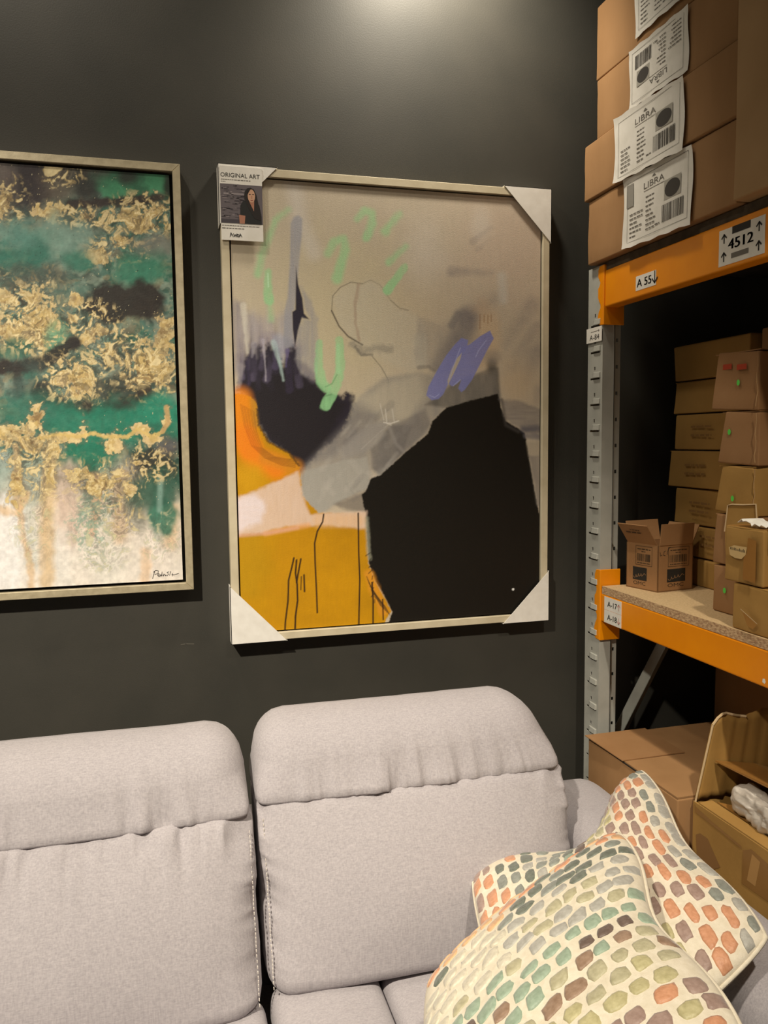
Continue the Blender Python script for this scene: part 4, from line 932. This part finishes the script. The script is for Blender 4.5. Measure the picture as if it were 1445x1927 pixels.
# ------------------------------------------------------------------ cartons under the rack
LG = empty('cardboard_box', (1.33, -0.42, 0), 'long closed carton beside the sofa arm, slit along its lid', 'box')
soft_box('carton_body', (1.345, -0.420, .355), (.225, .2045, .355), (.005,)*3, 6, CARD, LG, lambda P, h: P)
MB().box((1.121, -0.622, .7105), (1.5695, -0.330, .7145)).build('flap', CARD, LG); MB().box((1.1215, -0.3285, .7105), (1.5695, -0.217, .7138)).build('flap', CARD, LG)
MB().hexa([(1.114, -.40, .7150), (1.30, -.40, .7160), (1.30, -.218, .7172), (1.108, -.218, .7172), (1.114, -.40, .7172), (1.30, -.40, .7182), (1.30, -.218, .7196), (1.108, -.218, .7196)]).build('lid_tab', CARD_P, LG)
MB().box((1.1185, -0.46, .7088), (1.1235, -0.22, .7112)).build('lid_slit', plain('dark_slit', (28, 20, 14), .9), LG)

# open long carton
OB = empty('cardboard_box', (1.42, -1.0, 0), 'tall open carton with a raised end flap holding a wrapped item', 'box')
th = .004; X0, X1, Y0, Y1, ZT = 1.150, 1.52, -1.42, -0.640, .712
MB().box((X0, Y0, .001), (X0+th, Y1, ZT)).build('carton_wall', CARD_Y, OB, .001, seg=1); MB().box((X1-th, Y0, .001), (X1, Y1, ZT)).build('carton_wall', CARD, OB, .001, seg=1)
MB().box((X0+th, Y1-th, .001), (X1-th, Y1, ZT)).build('carton_wall', CARD_Y, OB); MB().box((X0+th, Y0, .001), (X1-th, Y0+th, ZT)).build('carton_wall', CARD, OB); MB().box((X0+th, Y0+th, .001), (X1-th, Y1-th, .006)).build('carton_floor', CARD, OB)
# raised end flap with creases
V = []; F = []; nx_, nz_ = 26, 10
for i in range(nx_+1):
    for j in range(nz_+1):
        a, b = i/nx_, j/nz_
        left = X0+.002+.034*b; right = X1-.01
        x_ = left+(right-left)*a
        top = .200-(.018*max(0, 1-a*12)**1.5)+.006*math.sin(a*18)
        V.append((x_, Y1-.006-.010*b+.0035*math.sin(a*60+b)*min(1, a*6), ZT+top*b))
for i in range(nx_):
    for j in range(nz_): q = i*(nz_+1)+j; F.append((q, q+nz_+1, q+nz_+2, q+1))
o = from_py('end_flap', V, F, CARD_Y, OB, True); md = o.modifiers.new('t', 'SOLIDIFY'); md.thickness = .005
MB().tube([V[i*(nz_+1)+nz_] for i in range(0, 8)], .0030, 6).build('torn_edge', TORN, OB)
MB().tube([V[j] for j in range(0, nz_+1)], .0024, 6).build('torn_edge', TORN, OB)
# far long flap leaning into the carton, near long flap folded flat with a slit
MB().hexa([(1.196, -.655, .805), (1.236, -1.40, .822), (1.35, -1.40, .775), (1.30, -.655, .786), (1.196, -.655, .808), (1.236, -1.40, .826), (1.35, -1.40, .779), (1.30, -.655, .790)]).build('long_flap', TAPE, OB)
MB().hexa([(1.30, -.655, .786), (1.35, -1.40, .775), (1.516, -1.40, .712), (1.516, -.655, .712), (1.30, -.655, .790), (1.35, -1.40, .779), (1.519, -1.40, .715), (1.519, -.655, .715)]).build('long_flap', CARD_Y, OB)
MB().hexa([(1.151, -.66, .7125), (1.151, -1.40, .7125), (1.185, -1.40, .7140), (1.185, -.66, .7140), (1.151, -.66, .7155), (1.151, -1.40, .7155), (1.185, -1.40, .7170), (1.185, -.66, .7170)]).build('folded_flap', CARD_Y, OB)
MB().hexa([(1.192, -.67, .7135), (1.192, -1.40, .7135), (1.222, -1.40, .7130), (1.222, -.70, .7130), (1.192, -.67, .7160), (1.192, -1.40, .7160), (1.222, -1.40, .7155), (1.222, -.70, .7155)]).build('folded_flap', TAPE, OB)
# packing tape and peeled cardboard on the aisle wall
p = Print((1.150, 0, 0), EX_A, EY_A, .0010)
def ox(px, py): q = pixel_to_plane(px, py, 0, 1.150); return -q[1], q[2]
GLOSS = noisy('clear_tape_over_card', (146, 108, 60), (160, 120, 70), 10, .25, .05, 30, spec=.5)
p.poly([ox(*q) for q in ((1307, 1512), (1310, 1518), (1345, 1550), (1395, 1592), (1396, 1598), (1350, 1560), (1308, 1528))], GLOSS)
p.poly([ox(*q) for q in ((1310, 1570), (1318, 1568), (1332, 1578), (1345, 1608), (1356, 1632), (1330, 1640), (1312, 1620))], plain('old_label_shadow', (140, 102, 58), .8))
p.poly([ox(*q) for q in ((1416, 1607), (1431, 1622), (1422, 1668), (1406, 1656))], plain('peeled_tan_card', (182, 140, 84), .8), 1)
p.poly([ox(*q) for q in ((1398, 1600), (1414, 1598), (1445, 1625), (1450, 1700), (1396, 1662))], GLOSS)
p.build('tape_patch', OB)
# wrapped item inside
def wrap_df(P, h):
    P = P.copy(); n = fbm(P[:, 1]*26+3, P[:, 2]*40+P[:, 0]*40, 7, 4)-.5; n2 = fbm(P[:, 1]*50, P[:, 2]*50+P[:, 0]*44, 9, 3)-.5
    r = 1+.8*n+.5*n2; P[:, 0] *= r; P[:, 2] *= r
    return P
WRAP = noisy('crumpled_white_plastic_wrap', (176, 168, 158), (214, 206, 196), 18, .22, .2, 40, spec=.6)
wq = soft_box('wrapped_item', (1.212, -0.93, .748), (.030, .225, .031), (.02, .06, .02), (16, 90, 16), WRAP, None, wrap_df)
tag(wq, 'item wrapped in crumpled white plastic lying inside the tall open carton', 'package')
tag(MB().box((1.205, -1.36, .004), (1.50, -.70, .684)).build('cardboard_insert', CARD, OB), None)
BB = carton('dark brown carton standing behind the open carton under the middle deck', (1.574, -1.30, .001), (1.98, -0.165, 1.0), CARD, 0, None, 'x', .003, 71)

# ------------------------------------------------------------------ sofa
def fabric(name, c1, c2):
    mt, nt, b = new_mat(name); N, L = nt.nodes, nt.links
    tc = N.new('ShaderNodeTexCoord')
    def nz(scale, st, det=3):
        mp = N.new('ShaderNodeMapping'); mp.inputs['Scale'].default_value = st; L.new(tc.outputs['Object'], mp.inputs[0])
        n = N.new('ShaderNodeTexNoise'); n.inputs['Scale'].default_value = scale; n.inputs['Detail'].default_value = det; L.new(mp.outputs[0], n.inputs['Vector']); return n
    a = nz(330, (1, 1, .07)); c = nz(420, (.25, 1, 1)); big = nz(4, (1, 1, 1), 4)
    m1 = N.new('ShaderNodeMath'); m1.operation = 'ADD'; L.new(a.outputs[0], m1.inputs[0]); L.new(c.outputs[0], m1.inputs[1])
    m2 = N.new('ShaderNodeMath'); m2.operation = 'MULTIPLY_ADD'; L.new(big.outputs[0], m2.inputs[0]); m2.inputs[1].default_value = .30; L.new(m1.outputs[0], m2.inputs[2])
    mr = N.new('ShaderNodeMapRange'); mr.inputs[1].default_value = .80; mr.inputs[2].default_value = 1.5; L.new(m2.outputs[0], mr.inputs[0])
    cr = N.new('ShaderNodeValToRGB'); cr.color_ramp.elements[0].color = (*lin(c1), 1); cr.color_ramp.elements[1].color = (*lin(c2), 1); L.new(mr.outputs[0], cr.inputs[0]); L.new(cr.outputs[0], b.inputs['Base Color'])
    bp = N.new('ShaderNodeBump'); bp.inputs['Strength'].default_value = .25; bp.inputs['Distance'].default_value = .0015; L.new(m1.outputs[0], bp.inputs['Height']); L.new(bp.outputs[0], b.inputs['Normal'])
    b.inputs['Roughness'].default_value = .9; b.inputs['Specular IOR Level'].default_value = .15; b.inputs['Sheen Weight'].default_value = .15; b.inputs['Sheen Roughness'].default_value = .5
    MATS[name] = mt; return mt
FAB = fabric('lilac_grey_chenille', (156, 151, 155), (181, 175, 178))
FABD = fabric('lilac_grey_chenille_frame', (150, 144, 148), (175, 168, 171))
STITCH = plain('pale_stitching_thread', (222, 214, 204), .8)
sofa = empty('sofa', (0.1, -0.7, 0), 'light grey fabric sofa with adjustable headrests below the two paintings', 'sofa')
MB().box((-0.80, -1.18, .06), (1.08, -0.24, .285)).build('base', FABD, sofa, .02)
soft_box('back_frame', (0.10, -0.31, .38), (.775, .09, .28), (.04,)*3, 12, FABD, sofa)
for x_ in (-0.72, 1.0):
    for y_ in (-1.1, -0.32): MB().tube([(x_, y_, .0), (x_, y_, .065)], [.018, .026], 12).build('foot', plain('black_plastic_foot', (24, 24, 24), .5), sofa)
LEAN = .42
def back_df(sd, wr=1.0):
    def f(P, h):
        P = P.copy(); u, v = P[:, 0]/h[0], P[:, 2]/h[2]
        fr = np.clip(-P[:, 1]/h[1], 0, 1)
        P[:, 1] -= fr*(.046*(1-u**2)*(1-v**2)+.012*(1-u**4))
        # gathers below the seam and along both sides
        g = fbm(P[:, 0]*38+sd, P[:, 2]*6+sd, sd, 3)-.5; P[:, 1] -= fr*.055*wr*g*np.exp(-(1-v)*5.0)*(1-np.exp(-(1-v)*22))*1.5*sstep(.35, .65, fbm(P[:, 0]*5, v*0, sd+2))
        g2 = fbm(P[:, 2]*34+sd+P[:, 0]*14, P[:, 0]*5, sd+3, 3)-.5; P[:, 1] -= fr*.060*wr*g2*np.exp(-(1-abs(u))*14)
        g3 = fbm(P[:, 0]*4+sd, P[:, 2]*4, sd+8, 3)-.5; P[:, 1] -= fr*.010*g3
        P[:, 0] += .006*(fbm(P[:, 2]*14, P[:, 1]*6, sd+5)-.5)*np.sign(u)*(abs(u) > .9)
        P[:, 1] += LEAN*P[:, 2]
        return P
    return f
def head_df(sd, tr, tl):
    def f(P, h):
        P = P.copy(); u, v = P[:, 0]/h[0], P[:, 2]/h[2]
        fr = np.clip(-P[:, 1]/h[1], 0, 1); s = np.clip((v+1)/2, 0, 1)
        P[:, 1] -= fr*.012*(1-u**2)
        g = fbm(P[:, 0]*36+sd, P[:, 2]*6, sd, 3)-.5; P[:, 1] -= fr*.055*g*np.exp(-(v+1)*2.2)*(1-np.exp(-(v+1)*9))*1.5*sstep(.35, .65, fbm(P[:, 0]*5, v*0, sd+2))
        g3 = fbm(P[:, 0]*5+sd, P[:, 2]*7, sd+8, 3)-.5; P[:, 1] -= fr*.008*g3; P[:, 2] += .006*g3*(v > .3)
        P[:, 0] = np.where(u > 0, P[:, 0]*(1-tr*s**1.7), P[:, 0]*(1-tl*s**1.7))
        P[:, 1] += LEAN*P[:, 2]
        return P
    return f
def back(x0, x1, dy, dz, sd, tr, tl, ts):
    xc, hx = (x0+x1)/2, (x1-x0)/2
    zc, hz = (.440+.793)/2, (.793-.440)/2
    soft_box('back_cushion', (xc, -.532+dy, zc+dz), (hx, .085, hz), (.055, .055, .040), (110, 6, 64), FAB, sofa, back_df(sd), rtop=(.030, .014, .012))
    zc2, hz2 = (.786+.944)/2, (.944-.786)/2
    soft_box('headrest', (xc-.004, -.4305+dy, zc2+dz), (hx-.002, .085, hz2), (.075, .075, .075), (110, 14, 40), FAB, sofa, head_df(sd+1, tr, tl), rlow=(.028, .016, .012))
    # stitched side seams: dashes along the front edge
    for sg in ts:
        mb = MB()
        for k in range(38):
            z = .47+dz+k*.0078; yb = -.532+dy+LEAN*(z-(zc+dz)); x_ = xc+sg*(hx-.010)
            y_ = yb-.079+.004*math.sin(k*.7)
            mb.box((x_-.0007, y_-.004, z), (x_+.0007, y_, z+.0042))
        tag(mb.build('stitching', STITCH, sofa), kind='stuff')
back(0.158, 0.868, 0.0, 0.0, 3, .13, .03, (-1,))
back(-0.565, 0.146, -0.035, -0.004, 13, .02, .04, (1,))
# arms
def arm_df(P, h):
    P = P.copy(); u = P[:, 0]/h[0]; P[:, 2] += .012*(1-u**2)*(P[:, 2] > 0); P[:, 2] += .006*(fbm(P[:, 1]*5, P[:, 0]*5, 4)-.5)*(P[:, 2] > 0); return P
soft_box('armrest', (0.985, -0.745, .352), (.108, .455, .295), (.065, .075, .065), (12, 40, 12), FAB, sofa, arm_df)
soft_box('armrest', (-0.69, -0.745, .352), (.108, .455, .295), (.065, .075, .065), (12, 40, 12), FAB, sofa, arm_df)
# seats
def seat_df(sd):
    def f(P, h):
        P = P.copy(); u, v = P[:, 0]/h[0], P[:, 1]/h[1]; tp = np.clip(P[:, 2]/h[2], 0, 1)
        P[:, 2] += tp*(.012*(1-u**2)*(1-v**4)+.006*(fbm(P[:, 0]*6+sd, P[:, 1]*6, sd)-.5)); return P
    return f
soft_box('seat_cushion', (0.276, -0.905, .365), (.114, .290, .082), (.028, .035, .032), (20, 36, 5), FAB, sofa, seat_df(1))
soft_box('seat_cushion', (0.633, -0.905, .365), (.241, .290, .082), (.028, .035, .032), (30, 36, 5), FAB, sofa, seat_df(2))
soft_box('seat_cushion', (-0.209, -0.925, .365), (.361, .290, .082), (.030, .04, .035), (40, 36, 5), FAB, sofa, seat_df(3))

# ------------------------------------------------------------------ patterned cushions
LINEN = noisy('cream_linen', (216, 206, 184), (230, 221, 202), 90, .85, .25, 700, sheen=.1)
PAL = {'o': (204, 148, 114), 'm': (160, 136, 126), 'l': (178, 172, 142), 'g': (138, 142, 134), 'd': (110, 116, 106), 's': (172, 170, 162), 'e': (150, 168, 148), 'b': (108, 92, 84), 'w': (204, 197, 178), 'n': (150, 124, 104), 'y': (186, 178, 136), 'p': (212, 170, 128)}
VEL = {}
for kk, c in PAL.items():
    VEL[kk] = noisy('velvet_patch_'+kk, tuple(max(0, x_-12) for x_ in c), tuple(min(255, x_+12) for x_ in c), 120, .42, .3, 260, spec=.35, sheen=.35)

def cushion(label, L, T, Rr, Bc, thick, pinch, dents, seqs, along, seed, nrow=18, ncol=11):
    L, T, Rr, Bc = (np.array(q, float) for q in (L, T, Rr, Bc))
    nrm = np.cross(Rr-L, T-Bc); nrm = -nrm/np.linalg.norm(nrm)
    if nrm[2] < 0: nrm = -nrm
    def S(u, v, side=1, lift=0.0):
        # u: 0 at L/Bc .. 1 at T/Rr ; v: 0 at L/T .. 1 at Bc/Rr
        u = np.asarray(u, float); v = np.asarray(v, float)
        a, b = 2*u-1, 2*v-1
        a2 = a*(1-pinch*(1-b*b)); b2 = b*(1-pinch*(1-a*a)); a2, b2 = a2*(1-.075*(a*a*b*b)**2), b2*(1-.075*(a*a*b*b)**2); uu, vv = ((a2+1)/2)[..., None], ((b2+1)/2)[..., None]
        P = L*(1-uu)*(1-vv)+T*uu*(1-vv)+Bc*(1-uu)*vv+Rr*uu*vv
        e = np.clip((1-a*a)*(1-b*b), 0, 1)
        h = thick*e**.42*(1+.10*(fbm(u*4+seed, v*4, seed)-.5))+.010*(fbm(u*11+seed, v*11, seed+3, 3)-.5)*np.minimum(1, e*6)
        for (u0, v0, sg, vec) in dents:
            P = P+np.exp(-((u-u0)**2+(v-v0)**2)/(2*sg*sg))[..., None]*np.array(vec)
        return P+nrm*(side*h+lift)[..., None] if np.ndim(h) else P+nrm*(side*h+lift)
    cen = (L+T+Rr+Bc)/4
    t = empty('throw_cushion', tuple(cen), label, 'cushion', 'patterned throw cushions on the sofa')
    n = 56
    g = (1-np.cos(np.linspace(0, math.pi, n+1)))/2
    gu, gv = np.meshgrid(g, g, indexing='ij')
    V = np.concatenate([S(gu, gv, 1).reshape(-1, 3), S(gu, gv, -1).reshape(-1, 3)]); F = []
    for sd in (0, 1):
        for i in range(n):
            for j in range(n):
                q = sd*(n+1)**2+i*(n+1)+j; f = (q, q+n+1, q+n+2, q+1); F.append(f if sd == 0 else f[::-1])
    me = bpy.data.meshes.new('cover'); me.from_pydata([tuple(p) for p in V], [], F)
    bm = bmesh.new(); bm.from_mesh(me); bmesh.ops.remove_doubles(bm, verts=bm.verts[:], dist=1e-5); bmesh.ops.recalc_face_normals(bm, faces=bm.faces[:]); bm.to_mesh(me); bm.free()
    link('cover', me, LINEN, t, True)
    ed = np.linspace(0, 1, 40)[:-1]; z = np.zeros_like(ed); o1 = np.ones_like(ed)
    loop = np.concatenate([S(ed, z, 1), S(o1, ed, 1), S(1-ed, o1, 1), S(z, 1-ed, 1)])
    MB().tube([tuple(p) for p in loop], .0042, 6, closed=True).build('piping', LINEN, t, smooth=True)
    rg = random.Random(seed)
    for r in range(nrow):
        for c in range(ncol):
            rr = (r+.5)/nrow; cc = (c+.5+(.25 if r % 2 else -.25))/ncol
            rr += rg.uniform(-.07, .07)/nrow; cc += rg.uniform(-.12, .12)/ncol
            if not (.015 < cc < .985): continue
            hw, hl = .41/nrow*rg.uniform(.86, 1.10), .445/ncol*rg.uniform(.78, 1.10)
            col = seqs(rr, cc, rg)
            K = 12; ring = []
            ph = [2*math.pi*k/K for k in range(K)]
            jit = [1+rg.uniform(-.14, .12) for _ in ph]
            pts = []
            for sc, lf in ((1.0, -.0006), (.95, .0016), (.70, .0026)):
                for k, a in enumerate(ph):
                    ca, sa = math.cos(a), math.sin(a); ex = .62
                    x_ = math.copysign(abs(ca)**ex, ca)*hl*sc*jit[k]; y_ = math.copysign(abs(sa)**ex, sa)*hw*sc*jit[k]
                    pts.append((cc+x_, rr+y_, lf))
            pts.append((cc, rr, .0028))
            A = np.array(pts); cu, cv = (A[:, 0], A[:, 1]) if along == 'u' else (A[:, 1], A[:, 0])
            W = S(np.clip(cu, .004, .996), np.clip(cv, .004, .996), 1)+nrm*A[:, 2][:, None]
            F = []
            for q in range(2):
                for k in range(K): F.append((q*K+k, q*K+(k+1) % K, (q+1)*K+(k+1) % K, (q+1)*K+k))
            for k in range(K): F.append((2*K+k, 2*K+(k+1) % K, 3*K))
            from_py('velvet_patch', W, F, VEL[col], t, True)
    return t
def seqA(rr, cc, rg):      # bands change along the row index
    s = 'omogdgsgedblymmomogs'
    k = min(len(s)-1, max(0, int(rr*len(s)+rg.uniform(-1.3, 1.3))))
    return s[k]
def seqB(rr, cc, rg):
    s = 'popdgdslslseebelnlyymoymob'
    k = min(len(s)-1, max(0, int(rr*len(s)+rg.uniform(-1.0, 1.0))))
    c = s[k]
    if cc < .42 and rg.random() < .75 and rr < .7: c = {'d': 'w', 'g': 'w', 's': 'w', 'b': 'n', 'l': 'w', 'o': 'p', 'm': 'w'}.get(c, c)  # glare on the left side painted in as paler patch colours
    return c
def pixel_at_z(px, py, z): return pixel_to_plane(px, py, 2, z)  # image pixel carried back to a given height
A_L, A_T, A_R = pixel_at_z(874, 1648, .62), pixel_at_z(1212, 1436, .77), pixel_at_z(1470, 1768, .735)
A_B = A_L+A_R-A_T; A_B[2] = .52
cushion('patterned throw cushion leaning on the sofa arm, partly behind the other cushion', A_L, A_T, A_R, A_B, .066, .06, [(.50, .0, .16, (.03, -.065, -.04)), (.98, .5, .14, (-.02, 0, -.01))], seqA, 'v', 5, nrow=17, ncol=12)
B_L, B_T, B_R = pixel_at_z(792, 1850, .60), pixel_at_z(1172, 1550, .80), pixel_at_z(1446, 1985, .83)
B_B = B_L+B_R-B_T; B_B[2] = .62
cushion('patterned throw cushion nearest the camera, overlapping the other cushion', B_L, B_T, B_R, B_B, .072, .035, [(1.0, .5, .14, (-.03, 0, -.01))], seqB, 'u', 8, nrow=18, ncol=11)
